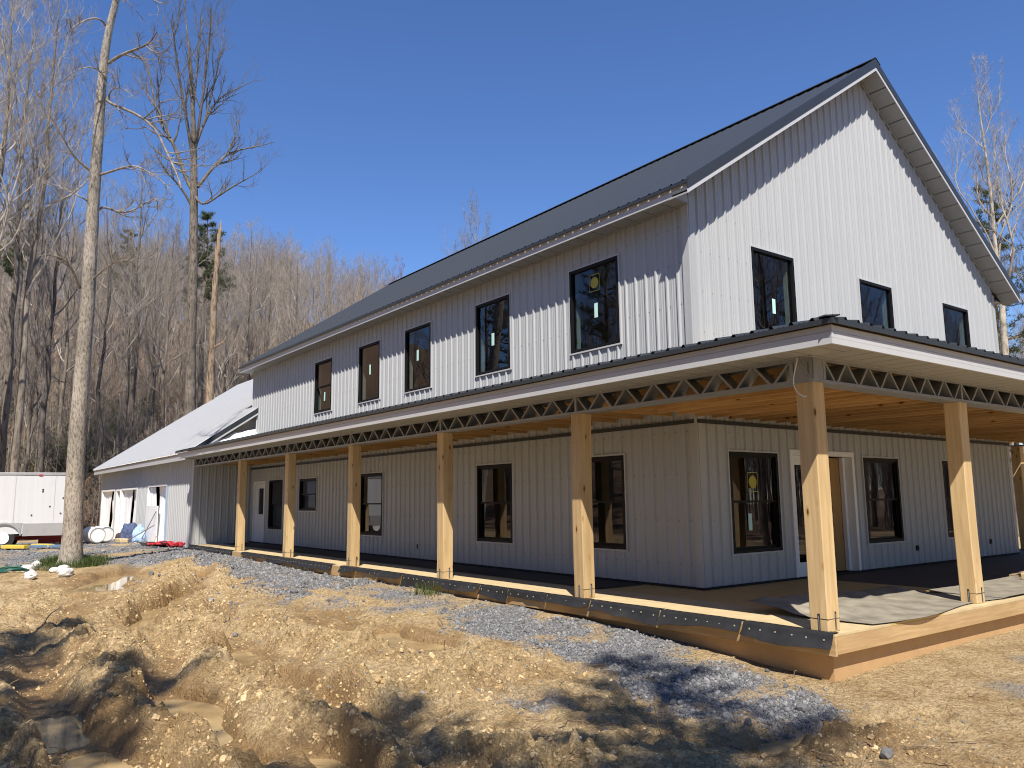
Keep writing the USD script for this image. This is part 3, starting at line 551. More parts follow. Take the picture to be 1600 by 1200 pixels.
# roof deck under the sheets (keeps the light out)
for s0, s1, off in ((EAVE + .075, RIDGE_Y, -1), (2 * RIDGE_Y - EAVE - .075, RIDGE_Y, 1)):
    mb = MB(); mb.add([(x, y, roof_z(y) - d) for x in (WL - .33, .37) for y in (s0, s1) for d in (.02, .07)], MB.BF); mb.build('roof_deck', M['ply'], house)
def rake(x, side, d0, d1, th, name, mat):
    y0 = EAVE if side < 0 else 2 * RIDGE_Y - EAVE
    mb = MB(); mb.add([(xx, y, roof_z(y) - d) for xx in (x, x + th) for y in (y0, RIDGE_Y) for d in (d1, d0)], MB.BF); mb.build(name, mat, house)
for side in (-1, 1):
    rake(.402, side, -.03, .15, .018, 'rake_trim', M['charcoal_trim'])
    rake(.400, side, .153, .225, .012, 'rake_board', M['trim'])
    # sloping soffit under the overhang, board by board
    y0 = EAVE if side < 0 else 2 * RIDGE_Y - EAVE; n = 17
    for k in range(n):
        a, b = y0 + (RIDGE_Y - y0) * k / n, y0 + (RIDGE_Y - y0) * (k + 1) / n - .022 * (-side)
        mb = MB(); mb.add([(xx, y, roof_z(y) - d) for xx in (.03, .399) for y in (a, b) for d in (.225, .205)], MB.BF); mb.build('soffit_panel', M['soffit'], house)
    mb = MB(); mb.add([(xx, y, roof_z(y) - d) for xx in (.022, .05) for y in (max(y0, -.02) if side < 0 else min(y0, GW + .02), RIDGE_Y) for d in (.262, .23)], MB.BF); mb.build('frieze_trim', M['charcoal_trim'] if False else M['soffit'], house)
# front eave: fascia, drip edge, soffit boards
def eave(sy, y_wall, y_f, y_r):
    mb = MB()
    for k in range(3): mb.box((WL - .33, y_f + sy * (.004 * k), 5.90 + .055 * k), (.06 if k == 0 else .398, y_f + sy * .03, 5.90 + .055 * (k + 1) - .004))
    mb.build('fascia', M['trim'], house)
    mb = MB(); mb.box((WL - .35, y_r - .004 * sy, roof_z(y_r) - .055), (.40, y_r + sy * .014, roof_z(y_r) - .006)); mb.build('drip_edge', M['charcoal_trim'], house)
    x = WL - .32
    while x < .03:
        e = min(x + .380, .045); mb = MB(); mb.box((x, y_f + sy * .032, 5.915), (e, y_wall, 5.93)); mb.build('soffit_panel', M['soffit'], house); x += .40
    mb = MB(); mb.box((WL, y_wall, 5.895), (.05, y_wall + sy * -.035, 5.914)); mb.build('soffit_trim', M['soffit'], house)
eave(1, -.022, -.415, EAVE)
eave(-1, GW + .022, GW + .415, 2 * RIDGE_Y - EAVE)
mb = MB()  # closed end of the eave box
mb.add([(x, y, z) for x in (.028, .045) for y, z in ((-.383, 5.932), (-.034, 5.932), (-.383, 5.99), (-.034, 6.24))], [[0, 1, 3, 2], [4, 6, 7, 5], [0, 2, 6, 4], [1, 5, 7, 3], [0, 4, 5, 1], [2, 3, 7, 6]])
mb.build('eave_return', M['siding'], house)

# windows
def window(fr, o, parent, hung, stickers=(), jamb=True):
    u0, u1, z0, z1 = o; w = .055
    f = MB(fr)
    for a, b in (((u0, -.07, z0), (u0 + w, .037, z1)), ((u1 - w, -.07, z0), (u1, .037, z1)), ((u0 + w, -.07, z0), (u1 - w, .036, z0 + w)), ((u0 + w, -.07, z1 - w), (u1 - w, .036, z1))): f.box(a, b)
    frame = f.build('window', M['black'], parent)
    t = MB(fr); e = .028
    for a, b in (((u0 - e, .0, z0 - e), (u0 - .001, .034, z1 + e)), ((u1 + .001, .0, z0 - e), (u1 + e, .034, z1 + e)), ((u0 - .001, .0, z1 + .001), (u1 + .001, .0335, z1 + e)), ((u0 - .03, .0, z0 - e), (u1 + .03, .038, z0 - .001))): t.box(a, b)
    t.build('window_trim', M['trim'] if True else 0, frame)
    a0, a1 = u0 + w, u1 - w; b0_, b1 = z0 + w, z1 - w
    if hung:
        zm = .5 * (z0 + z1); r = .032
        for lo, hi, n in ((zm - .012, b1, .0), (b0_, zm + .024, -.03)):
            s = MB(fr)
            for p, q in (((a0 + .001, n - .02, lo), (a0 + r, n, hi)), ((a1 - r, n - .02, lo), (a1 - .001, n, hi)), ((a0 + r, n - .02, lo), (a1 - r, n - .001, lo + r + .004)), ((a0 + r, n - .02, hi - r), (a1 - r, n - .001, hi - .001))): s.box(p, q)
            s.build('sash', M['black'], frame)
            p = pane(MB(fr), (a0 + r, n - .014, lo + r), (a1 - r, n - .010, hi - r)); p.build('glass_pane', M['glass'], frame)
    else:
        p = pane(MB(fr), (a0, -.012, b0_), (a1, -.006, b1)); p.build('glass_pane', M['glass'], frame)
    if jamb:
        j = MB(fr)
        j.box((a0 + .002, -.15, b0_), (a0 + .02, -.072, b1)) if fr is front else j.box((a1 - .02, -.15, b0_), (a1 - .002, -.072, b1))
        j.build('jamb_liner', M['jamb'], frame)
    for kind, su, sz in stickers:
        uc, zc = u0 + su * (u1 - u0), z0 + sz * (z1 - z0); s = MB(fr)
        nn = -.004 if not hung else (.0 if zc > .5 * (z0 + z1) else -.0285)
        if kind == 'tag':
            s.box((uc - .045, nn, zc - .13), (uc + .045, nn + .002, zc + .13)); s.build('paper_sticker', M['mint'], frame)
        else:
            c = trimesh.creation.cylinder(.10, .002, sections=28); c.apply_transform(trimesh.transformations.rotation_matrix(math.pi / 2, [1, 0, 0])); c.apply_translation([uc, nn, zc]); s.mesh(c)
            s.build('round_sticker', M['sticker'], frame)
            s = MB(fr); q = .125
            for a, b in (((-q, -q - .01), (q, -q)), ((-q, q), (q, q + .01)), ((-q - .008, -q), (-q, q)), ((q, -q), (q + .008, q))): s.box((uc + a[0], nn, zc + a[1] * 1.15), (uc + b[0], nn + .0015, zc + b[1] * 1.15))
            s.build('sticker_edge', M['sticker'], frame)
window(front, FRONT_UP['u1'], house, False, [('tag', .52, .45), ('round', .5, .78)])
window(front, FRONT_UP['u2'], house, False, [('tag', .48, .46)])
window(front, FRONT_UP['u3'], house, False, [('tag', .46, .55)])
window(front, FRONT_UP['u4'], house, False, [('tag', .5, .55)])
window(front, FRONT_UP['u5'], house, True, [('tag', .5, .3)])
for k in ('l1', 'l2', 'l3', 'l4', 'l5'): window(front, FRONT_LO[k], house, True, jamb=False)
window(gable, GAB_LO['g1'], house, True, [('round', .48, .7), ('tag', .42, .3)], jamb=False)
window(gable, GAB_LO['g2'], house, True, jamb=False); window(gable, GAB_LO['g3'], house, True, jamb=False)
window(gable, GAB_UP['gu1'], house, False, [('tag', .5, .38)]); window(gable, GAB_UP['gu2'], house, False, [('tag', .55, .32)]); window(gable, GAB_UP['gu3'], house, False, [('tag', .5, .3)])

# white side door on the long wall
u0, u1, _, z1 = DOORF
d = MB(front); d.box((u0, -.06, 0.02), (u0 + .09, .035, z1)); d.box((u1 - .09, -.06, .02), (u1, .035, z1)); d.box((u0 + .09, -.06, z1 - .09), (u1 - .09, .034, z1))
door = d.build('side_door', M['white'], house)
d = MB(front); d.box((u0 + .10, -.045, .03), (u1 - .10, -.005, .95)); d.box((u0 + .10, -.045, .951), (u0 + .42, -.005, z1 - .1)); d.box((u1 - .22, -.045, .951), (u1 - .10, -.005, z1 - .1)); d.box((u0 + .42, -.045, z1 - .24), (u1 - .22, -.006, z1 - .1)); d.build('door_leaf', M['white'], door)
d = pane(MB(front), (u0 + .42, -.03, .951), (u1 - .22, -.024, z1 - .24)); d.build('glass_pane', M['glass'], door)
# double door on the gable wall: glazed leaf and an opening with a wooden slab standing in it
u0, u1, _, z1 = DOORG
d = MB(gable); d.box((u0, -.10, .02), (u0 + .075, .04, z1)); d.box((u1 - .075, -.16, .02), (u1, .04, z1)); d.box((u0 + .075, -.10, z1 - .085), (u1 - .075, .039, z1))
door = d.build('double_door', M['white'], house)
um = .5 * (u0 + u1)
d = MB(gable); d.box((u0 + .078, -.05, .03), (um, -.005, .26)); d.box((u0 + .078, -.05, z1 - .25), (um, -.005, z1 - .09)); d.box((u0 + .078, -.05, .26), (u0 + .17, -.006, z1 - .25)); d.box((um - .1, -.05, .26), (um, -.006, z1 - .25)); d.build('glazed_leaf', M['white'], door)
d = pane(MB(gable), (u0 + .17, -.03, .26), (um - .1, -.024, z1 - .25)); d.build('glass_pane', M['glass'], door)
d = MB(gable); d.box((um + .03, -.22, .03), (u1 - .16, -.175, z1 - .1)); d.build('wooden_leaf', M['door_wood'], door, label='tan wooden door slab')
d = MB(gable); d.box((u1 - .155, -.17, .03), (u1 - .08, -.1, z1 - .09)); d.build('door_reveal', M['white'], door)
for fr, us in ((front, [(-8.28, .30), (-16.3, .3)]), (gable, [(6.33, .33), (9.55, .33)])):
    for u, z in us:
        d = MB(fr); d.box((u - .035, .004, z - .05), (u + .035, .03, z + .05)); d.build('outlet_box', M['black'], house)

# ---------------------------------------------------------------- porch
PD, GD = 2.05, 3.33            # platform edges: y = -PD and x = GD
PX, PY, PW = 3.232, -1.99, .21
BY = 12.95                     # rear porch edge
PTOP = 2.53
mb = MB(); mb.box((-19.6, -PD + .04, -.2), (GD - .04, -.01, -.03)); mb.box((.01, -.008, -.2), (GD - .04, BY, -.03)); mb.box((-8, GW + .01, -.2), (.008, BY, -.03)); mb.build('platform_frame', M['dark'], house)
def strip(lo, hi, step, fn):
    x = lo
    while x < hi - 1e-6: fn(x, min(x + step, hi)); x += step
# subfloor sheets, each its own board; sunlit front and shaded inside put into their colours
def sheet(a, b, mat, tilt=.003):
    mb = MB(); mb.box((a[0] + .003, a[1] + .003, -.028), (b[0] - .003, b[1] - .003, -.006 + rng.uniform(0, tilt))); mb.build('subfloor_sheet', mat, house)
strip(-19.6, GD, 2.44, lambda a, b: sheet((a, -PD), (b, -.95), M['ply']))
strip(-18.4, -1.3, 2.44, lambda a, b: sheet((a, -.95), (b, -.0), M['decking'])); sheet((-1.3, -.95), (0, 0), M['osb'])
strip(0, 1.22, 1.22, lambda a, b: sheet((a, -.95), (b, 0.2), M['osb']))
strip(1.22, GD, 1.1, lambda a, b: sheet((a, -.95), (b, 0.2), M['osb']))
strip(.2, BY, 2.44, lambda a, b: (sheet((.0, a), (1.22, b), M['osb'] if a < 1 else M['decking']), sheet((1.22, a), (2.44, b), M['osb'] if a < 1 else M['decking']), sheet((2.44, a), (GD, b), M['ply'])))
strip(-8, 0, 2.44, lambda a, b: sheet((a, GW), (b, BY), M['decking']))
# rim boards
strip(-19.6, GD, 3.66, lambda a, b: MB().box((a + .002, -PD, -.215), (b - .002, -PD + .038, -.03)).build('rim_board', M['rim_x'], house))
strip(-PD + .04, BY, 4.8, lambda a, b: MB().box((GD - .038, a, -.20), (GD, b - .003, -.03)).build('rim_board', M['rim_y'], house))
# foundation under the platform, set back
mb = MB(); mb.box((-19.5, -PD + .11, -.95), (GD - .10, -PD + .3, -.2)); mb.box((GD - .3, -PD + .3, -.95), (GD - .10, BY, -.2)); mb.build('foundation_wall', M['stucco'], house)
# membrane flaps nailed over the front edge
r2 = random.Random(11); x = GD
while x > -19.3:
    w = r2.uniform(.75, 1.5); a = max(x - w, -19.5); deep = r2.choice([.08, .1, .12, .14, .17, .22]); flare = r2.uniform(.01, .11); n = 18; P = np.zeros((9, n, 3))
    if r2.random() < .27: x = x - .4; continue
    us = np.linspace(x - .012, a + .012, n)
    bot = deep * (.6 + .7 * noise(np.stack([us * 2.2, 0 * us, 0 * us + 5], 1), 8))
    for j, t in enumerate(np.linspace(0, 1, 9)):
        if j < 3: P[j] = np.stack([us, np.full(n, -PD + .10 - .052 * j), np.full(n, .004 + .004 * noise(np.stack([us * 6, 0 * us, 0 * us + j], 1), 3))], 1)
        else:
            q = (j - 2) / 6
            P[j] = np.stack([us, -PD - .014 - flare * q * q * (.4 + noise(np.stack([us * 3.1, 0 * us, 0 * us + 2], 1), 17)) - .035 * q * noise(np.stack([us * 9, 0 * us + q, 0 * us], 1), 6), .0 - bot * q], 1)
    mb = MB(); mb.grid(P); Q = P.copy(); Q[:, :, 1] += .004; Q[:, :, 2] -= .002; mb.grid(Q[::-1])
    fl = mb.build('membrane_flap', M['membrane'], house, smooth=True)
    nb = max(3, int(w / .17)); mb = MB()
    for i in range(nb):
        u = x - (i + .5) * (x - a) / nb + r2.uniform(-.03, .03); z = -.045 - r2.uniform(0, .02)
        c = trimesh.creation.cylinder(.0095, .005, sections=8); c.apply_transform(trimesh.transformations.rotation_matrix(math.pi / 2, [1, 0, 0])); c.apply_translation([u, -PD - .026 - flare * .2, z]); mb.mesh(c)
    mb.build('nail_caps', M['cap'], fl, kind='stuff')
    x = a
# crumpled sheet of membrane lying by the corner posts
uu, vv = np.meshgrid(np.linspace(0, 1, 50), np.linspace(0, 1, 40), indexing='ij')
sx = 1.75 + 1.53 * vv + .1 * np.sin(uu * 6); sy = -1.35 + 3.3 * uu + .2 * (vv - .5)
Pn = np.stack([sx, sy, 0 * sx], -1)
sz = .012 + .11 * np.maximum(fbm(Pn * np.array([1.0, 1.4, 1]), 3, 91) - .42, 0) * 2 * sstep(1 - vv, .02, .5) + .02 * noise(Pn * 7, 5) * (1 - vv) + .05 * np.exp(-((sx - 1.9) / .2) ** 2)
mb = MB(); mb.grid(np.stack([sx, sy, sz], -1)); P = np.stack([sx, sy, sz - .004], -1); mb.grid(P[::-1]); mb.build('loose_membrane', M['dusty'], house, smooth=True)
mb = MB()
uu, vv = np.meshgrid(np.linspace(0, 1, 40), np.linspace(0, 1, 14), indexing='ij'); sx = 2.2 + 1.05 * vv; sy = 2.0 + 8 * uu; Pn = np.stack([sx, sy, 0 * sx], -1)
mb.grid(np.stack([sx, sy, .01 + .03 * fbm(Pn * 1.6, 3, 14)], -1)); mb.build('loose_membrane', M['dusty'], house, smooth=True)
uu, vv = np.meshgrid(np.linspace(0, 1, 30), np.linspace(0, 1, 10), indexing='ij'); sx = -19.3 + 18.2 * uu; sy = -1.05 + .95 * vv; Pn = np.stack([sx, sy, 0 * sx], -1)
mb = MB(); mb.grid(np.stack([sx, sy, .003 + .008 * fbm(Pn * 1.6, 3, 19)], -1)); mb.build('loose_membrane', M['membrane'], house, smooth=True)  # black membrane spread along the inner floor to hold the porch shade

# posts
def post(x, y, seed):
    """x, y: outer corner towards +x and -y."""
    n = 26; zs = np.linspace(0, PTOP, n); rr = np.random.RandomState(seed); c = .012
    bx, by = rr.uniform(-.012, .012, 2)
    ring = np.array([(-PW + c, 0), (-c, 0), (0, c), (0, PW - c), (-c, PW), (-PW + c, PW), (-PW, PW - c), (-PW, c)])
    P = np.zeros((n, 9, 3))
    for i, z in enumerate(zs):
        t = z / PTOP; k = np.sin(np.pi * t)
        j = .004 * (noise(np.array([[a * 3, b * 3, z * 2.2 + seed] for a, b in ring]), seed) - .5)
        q = ring + [x + bx * k, y + by * k] + (ring + [PW / 2, -PW / 2]) * (j[:, None] * 6)
        P[i, :8, :2] = q; P[i, :8, 2] = z; P[i, 8] = P[i, 0]
    mb = MB(); mb.grid(P); top = P[-1, :8]; mb.add(top, [[0, i, i + 1] for i in range(1, 7)])
    po = mb.build('porch_post', M['post'], house)
    MB().box((x - .115, y - .003, .01), (x - .09, y + .02, .17)).build('base_slot', M['dark'], po); MB().box((x - .02, y + .12, .01), (x + .003, y + .145, .19)).build('base_slot', M['dark'], po)
    MB().box((x - .108, y - .0045, .012), (x - .098, y + .01, .15)).build('steel_knife_plate', M['steel'], po); MB().box((x - .01, y + .128, .012), (x + .0045, y + .138, .17)).build('steel_knife_plate', M['steel'], po)
    s = MB()
    for zz in (.118,): s.box((x - PW - .001, y - .0015, zz), (x + .0015, y + .002, zz + .006)); s.box((x - .002, y - .0012, zz), (x + .0015, y + PW, zz + .006))
    s.build('saw_cut', M['dark'], po)
FPOST = [PX - 3.63 * k for k in range(6)]
GPOST = [1.30, 4.95, 8.60, BY - .06 - PW]
for i, xx in enumerate(FPOST): post(xx, PY, i + 1)
for i, yy in enumerate(GPOST): post(PX, yy, i + 11)
for i, xx in enumerate([-.40, -4.03]): post(xx, BY - .06 - PW, i + 21)

# open web trusses over the posts
T0, T1 = PTOP + .002, 2.80
def truss(fr, n0, bays, end0, end1):
    """n0: outward coordinate of the outer face, inner face PW further in; bays: list of (u_a, u_b) clear spans between verticals."""
    c = MB(fr); 
    for z0, z1 in ((T0, T0 + .036), (T1 - .036, T1)):
        c.box((end0, n0 - .035, z0), (end1, n0, z1)); c.box((end0, n0 - PW, z0), (end1, n0 - PW + .035, z1))
    c.box((end0, n0 - PW + .036, T0), (end1, n0 - .036, T0 + .006)); c.build('truss_chord', M['steel'], house)
    for ua, ub in bays:
        nv = 7; w = (ub - ua) / nv
        for k in range(nv):
            a, m, b = ua + k * w, ua + (k + .5) * w, ua + (k + 1) * w
            for p, q in (((a + .02), (m - .025)), ((b - .02), (m + .025))):
                s = MB(fr)
                s.beam((p, n0 - PW / 2, T1 - .03), (q, n0 - PW / 2, T0 + .03), .026, PW - .02, (0, 1, 0))
                s.build('truss_web', M['steel'], house)
    for u in sorted({b[0] for b in bays} | {b[1] for b in bays}):
        s = MB(fr)
        s.box((u - .022, n0 - PW + .004, T0 + .036), (u + .022, n0 - .004, T1 - .036)); s.build('truss_upright', M['steel'], house)
fc = [x - PW / 2 for x in FPOST]
fb = [(fc[k + 1], fc[k]) for k in range(5)] + [(-19.55, fc[5])]
fb[0] = (fc[1], fc[0] - .14)
truss(front, -PY, fb, -19.6, PX - PW - .0)
gc = [PY + PW / 2] + [y + PW / 2 for y in GPOST]
gb = [(gc[k], gc[k + 1]) for k in range(4)]; gb[0] = (gc[0] + .14, gc[1])
truss(gable, PX, gb, PY + PW, BY - .06)
rear = lambda v: v * 1.0
def rearf(v): return np.stack([v[:, 0], v[:, 1], v[:, 2]], 1)
mbb = [(-.40 - PW / 2, PX - PW - .04), (-4.03 - PW / 2, -.40 - PW / 2), (-7.7, -4.03 - PW / 2)]
truss(rearf, BY - .06, mbb, -7.9, PX - PW)
mb = MB(); mb.box((PX - PW, PY, T0), (PX, PY + PW, T1)); mb.build('corner_column', M['steel'], house)
mb = MB(); mb.box((PX - .05, PY - .004, T0 + .05), (PX - .035, PY - .001, T1 - .06)); mb.box((PX + .001, PY + .01, T0 + .03), (PX + .004, PY + .03, T1 - .02)); mb.build('weld_seam', M['steel_dark'], house)

# joists, sheathing, soffit, fascia and roof of the porch
y = -1.7
while y < BY - .4:
    MB().box((.04, y, 2.555), (PX - PW - .002, y + .04, 2.775)).build('porch_joist', M['joist_x'], house); y += .406
x = -19.4
while x < -.3:
    MB().box((x, -1.99 + PW + .002, 2.60), (x + .04, -.04, 2.775)).build('porch_joist', M['joist_y'], house); x += .61
x = -7.6
while x < -.1:
    MB().box((x, GW + .05, 2.6), (x + .04, BY - .3, 2.775)).build('porch_joist', M['joist_y'], house); x += .61
def strip2(lo, hi, step, fn): strip(lo, hi, step, fn)
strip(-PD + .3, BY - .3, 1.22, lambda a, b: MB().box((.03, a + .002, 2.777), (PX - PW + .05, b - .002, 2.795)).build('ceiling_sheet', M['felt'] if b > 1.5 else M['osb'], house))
strip(-19.5, 0, 2.44, lambda a, b: MB().box((a + .002, -1.75, 2.777), (b - .002, -.03, 2.795)).build('ceiling_sheet', M['felt'], house))  # dark sheets in place of the black attic space above the joists
strip(-8, 0, 2.44, lambda a, b: MB().box((a + .002, GW + .03, 2.777), (b - .002, BY - .3, 2.795)).build('ceiling_sheet', M['decking'], house))
OV = .62; FX, FY, FB = PX + OV, PY - OV, BY - .06 + OV
x = -19.3
while x < FX - .03:
    e = min(x + .288, FX - .03); MB().box((x, FY + .03, 2.80), (e, PY + .06, 2.815)).build('soffit_panel', M['soffit'], house); x += .305
y = PY + .07
while y < FB - .03:
    e = min(y + .288, FB - .03); MB().box((PX - .06, y, 2.80), (FX - .03, e, 2.815)).build('soffit_panel', M['soffit'], house); y += .305
mb = MB(); mb.box((-19.3, PY - .045, 2.79), (PX + .045, PY - .002, 2.799)); mb.box((PX + .002, PY - .002, 2.79), (PX + .045, FB - .6, 2.799)); mb.build('soffit_trim', M['soffit'], house)
def fasc(a, b, axis):
    mb = MB()
    for k in range(3):
        z0, z1 = 2.765 + .062 * k, 2.765 + .062 * (k + 1) - .004; o = .005 * k
        if axis == 'x': mb.box((a, FY + o, z0), (b - .001, FY + .03, z1))
        elif axis == 'y': mb.box((FX - .03, a, z0), (FX - o, b - .001, z1))
        else: mb.box((a, FB - .03, z0), (b, FB - o, z1))
    mb.build('fascia', M['trim'], house)
strip(-19.3, FX, 3.9, lambda a, b: fasc(a, b, 'x')); strip(FY + .031, FB, 3.9, lambda a, b: fasc(a, b, 'y')); fasc(-8, FX - .03, 'b')
RZ, RS = 3.0, .2; EX, EY, EB = FX + .05, FY - .05, FB + .05
def proof(x, y): return RZ + RS * np.minimum(np.minimum(EX - x, y - EY), EB - y)
# ribbed porch roof sheets: along y in front, along x beside the gable
def porch_sheets(u0, u1, kind):
    w = PER * 4; u = u0
    while u < u1 - .01:
        us = [u + i * PER + d for i in range(4) for d, h in PROF]; us = [q for q in us if q <= u1] + [min(u + w, u1)]
        hs = np.array([np.interp((q - u) % PER, [d for d, h in PROF] + [PER], [h for d, h in PROF] + [.030]) for q in us]); us = np.array(us)
        rows = []
        for t in np.linspace(0, 1, 2):
            if kind == 'front':
                xs = us; reach = np.minimum(np.maximum(EX - xs, 0), -EY); ys = EY + t * reach; zz = RZ + RS * t * reach
                rows.append(np.stack([xs, ys, zz + hs], 1))
            else:
                ys = us; reach = np.minimum(np.minimum(np.maximum(ys - EY, 0), EX), np.maximum(EB - ys, 0)); xs = EX - t * reach
                rows.append(np.stack([xs, ys, RZ + RS * t * reach + hs], 1))
        MB().grid(np.array(rows)).build('porch_roof_panel', M['roof'], house); u += w
porch_sheets(-19.4, EX, 'front'); porch_sheets(EY, EB, 'side')
mb = MB(); mb.box((-19.4, EY, RZ - .05), (EX, EY + .012, RZ + .0)); mb.box((EX - .012, EY + .013, RZ - .05), (EX, EB, RZ)); mb.build('drip_edge', M['charcoal_trim'], house)
mb = MB(); mb.add([(-19.38, EY + .02, RZ - .012), (EX - .02, EY + .02, RZ - .012), (EX - .02, EB - .02, RZ - .012), (.0, GW, RZ + .6), (.0, .0, RZ + .5), (-19.38, 0, RZ + .5)],
               [[0, 1, 4], [0, 4, 5], [1, 2, 3], [1, 3, 4]]); mb.build('porch_roof_deck', M['ply'], house)
mb = MB(); mb.beam((EX, EY, RZ + .02), (EX + EY, 0, RZ - RS * EY + .02), .14, .012); mb.build('hip_cap', M['charcoal_trim'], house)
# loose white cable hanging at the corner
mb = MB(); a = at(1257, 549, 9.05)
def smoothpts(pts, n=30):
    pts = np.array(pts, float); t = np.linspace(0, 1, len(pts)); q = np.linspace(0, 1, n)
    from scipy.interpolate import CubicSpline
    return CubicSpline(t, pts)(q)
o = np.array([PX - .12, PY - .06, 2.795])
mb.tube(smoothpts([o, o + [-.02, -.02, -.12], o + [-.05, -.02, -.24], o + [-.03, -.02, -.34], o + [.04, -.02, -.41], o + [.09, -.03, -.42]]), .006, 6)
cable = mb.build('hanging_cable', M['white'], None, smooth=True); tag(cable, 'thin white cable dangling in a curl in front of the corner post', 'cable')
mb = MB(); mb.tube(smoothpts([o + [.01, 0, 0], o + [.08, -.02, -.1], o + [.14, -.03, -.22], o + [.15, -.03, -.3], o + [.14, -.03, -.36]]), .005, 6)
cable = mb.build('hanging_cable', M['steel'], None, smooth=True); tag(cable, 'grey cable end hanging beside the white one at the porch corner', 'cable')

# ---------------------------------------------------------------- annex
AX0, AX1, AY, AE = -35.6, -19.7, -1.95, 2.93
annex = thing('garage_wing', 'single storey grey metal wing with a bright silver roof, left of the two storey house', 'building')
SA = .69
az = lambda y: 2.98 + SA * (y + 2.33)
OPEN = [(-35.45, -32.45, -.5, 2.0), (-32.05, -31.2, -.5, 1.98), (-31.0, -27.9, -.5, 2.0), (-26.05, -23.1, -.5, 2.05)]
afr = lambda v: np.stack([v[:, 0], AY - v[:, 1], v[:, 2]], 1)
panels('siding_panel', afr, AX0, AX1, lambda u: -.5, lambda u: 2.93, OPEN, M['siding'], annex)
panels('siding_panel', sidewall(AX1), AY, -.02, lambda u: -.3, lambda u: min(2.9, 2.9), [], M['siding'], annex)
mb = MB(); mb.box((AX1 - .1, AY - .026, -.4), (AX1 + .026, AY - .002, 2.9)); mb.box((AX1 + .002, AY - .0015, -.4), (AX1 + .0255, AY + .1, 2.9)); mb.build('corner_trim', M['siding'], annex)
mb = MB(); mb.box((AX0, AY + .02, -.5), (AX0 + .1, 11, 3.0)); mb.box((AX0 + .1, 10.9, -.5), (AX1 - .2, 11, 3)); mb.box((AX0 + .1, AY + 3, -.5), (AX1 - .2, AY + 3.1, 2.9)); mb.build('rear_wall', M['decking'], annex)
mb = MB(); yr = 4.6; mb.add([(AX0 + .05, AY, 2.9), (AX0 + .05, 11, 2.9), (AX0 + .05, yr, az(yr) - .1)], [[0, 1, 2]]); mb.build('end_gable', M['siding'], annex)
ca = 1 / math.hypot(1, SA); RLA = (yr + 2.33) / ca
afs = lambda v: np.stack([v[:, 0], -2.33 + v[:, 2] * ca - v[:, 1] * SA * ca, 2.98 + v[:, 2] * SA * ca + v[:, 1] * ca], 1)
panels('roof_panel', afs, -36.0, -19.36, lambda u: 0.0, lambda u: RLA, [], M['annex_roof'], annex, tall=2.1)
mb = MB(); mb.add([(x, y, z) for x in (-36, -19.4) for y, z in ((yr, az(yr) - .02), (11.3, 3.4))], [[0, 1, 3, 2]]); mb.build('rear_roof', M['annex_roof'], annex)
mb = MB(); mb.add([(x, y, az(y) - d) for x in (-35.97, -19.4) for y in (-2.3, yr) for d in (.02, .06)], MB.BF); mb.build('roof_deck', M['ply'], annex)
mb = MB()
for k in range(3): mb.box((-36.0, -2.30 + .004 * k, 2.76 + .06 * k), (-19.36, -2.27, 2.76 + .06 * (k + 1) - .004))
mb.build('fascia', M['trim'], annex)
mb = MB(); mb.box((-36, -2.27, 2.79), (-19.4, AY - .02, 2.80)); mb.build('soffit', M['soffit'], annex)
for d0, d1, x, nm, mt in ((-.02, .16, -19.358, 'rake_trim', 'charcoal_trim'), (.163, .23, -19.362, 'rake_board', 'trim')):
    mb = MB(); mb.add([(xx, y, az(y) - d) for xx in (x, x + .02) for y in (-2.33, .25) for d in (d1, d0)], MB.BF); mb.build(nm, M[mt], annex)
# cream sheeting filling the triangle between the rake and the porch roof
for k in range(4):
    y0, y1 = -1.9 + k * .49, -1.9 + (k + 1) * .49 - .015
    mb = MB(); mb.add([(x, y, z) for x in (-19.69, -19.66) for y in (y0, y1) for z in (2.9, az(y) - .17)], MB.BF); mb.build('gable_sheet', M['cream'], annex)
uu, vv = np.meshgrid(np.linspace(0, 1, 24), np.linspace(0, 1, 8), indexing='ij'); sy = -1.5 + 1.5 * uu
Pn = np.stack([uu * 4, vv * 2, 0 * uu], -1); szz = RZ + RS * (sy - EY) + .03 + vv * (.10 + .32 * uu) * (.6 + .6 * noise(Pn, 4))
mb = MB(); mb.grid(np.stack([-19.55 + .1 * vv * 0 + .12 * noise(Pn * 2, 5) + .25 * (1 - vv), sy, szz], -1)); mb.build('crumpled_wrap', M['wrap'], annex, smooth=True)
# openings: frames and white sheets drawn aside
def hang(u_top, u_bot, z0, z1, mat, name, n_out=-.12, seed=0, amp=.06):
    """A hanging sheet; u_top and u_bot are (left, right) at head and foot."""
    uu, vv = np.meshgrid(np.linspace(0, 1, 26), np.linspace(0, 1, 26), indexing='ij')
    t = vv; l = u_bot[0] * (1 - t) + u_top[0] * t; r = u_bot[1] * (1 - t) + u_top[1] * t
    u = l + (r - l) * uu; Pn = np.stack([uu * 5, vv * 2.4, 0 * uu + seed], -1)
    nn = n_out + amp * (noise(Pn, seed) - .5) * (1.2 - t) * 2 + .02 * np.sin(uu * 22)
    mb = MB(afr); P = np.stack([u, nn, z0 + (z1 - z0) * vv], -1); mb.grid(P); Q = P.copy(); Q[..., 1] -= .006; mb.grid(Q[::-1]); return mb.build(name, mat, annex, smooth=True)
for (a, b, z0, z1) in OPEN:
    mb = MB(afr); mb.box((a, -.14, z0), (a + .07, .03, z1)); mb.box((b - .07, -.14, z0), (b, .03, z1)); mb.box((a + .07, -.14, z1 - .07), (b - .07, .029, z1)); mb.build('opening_frame', M['white'], annex)
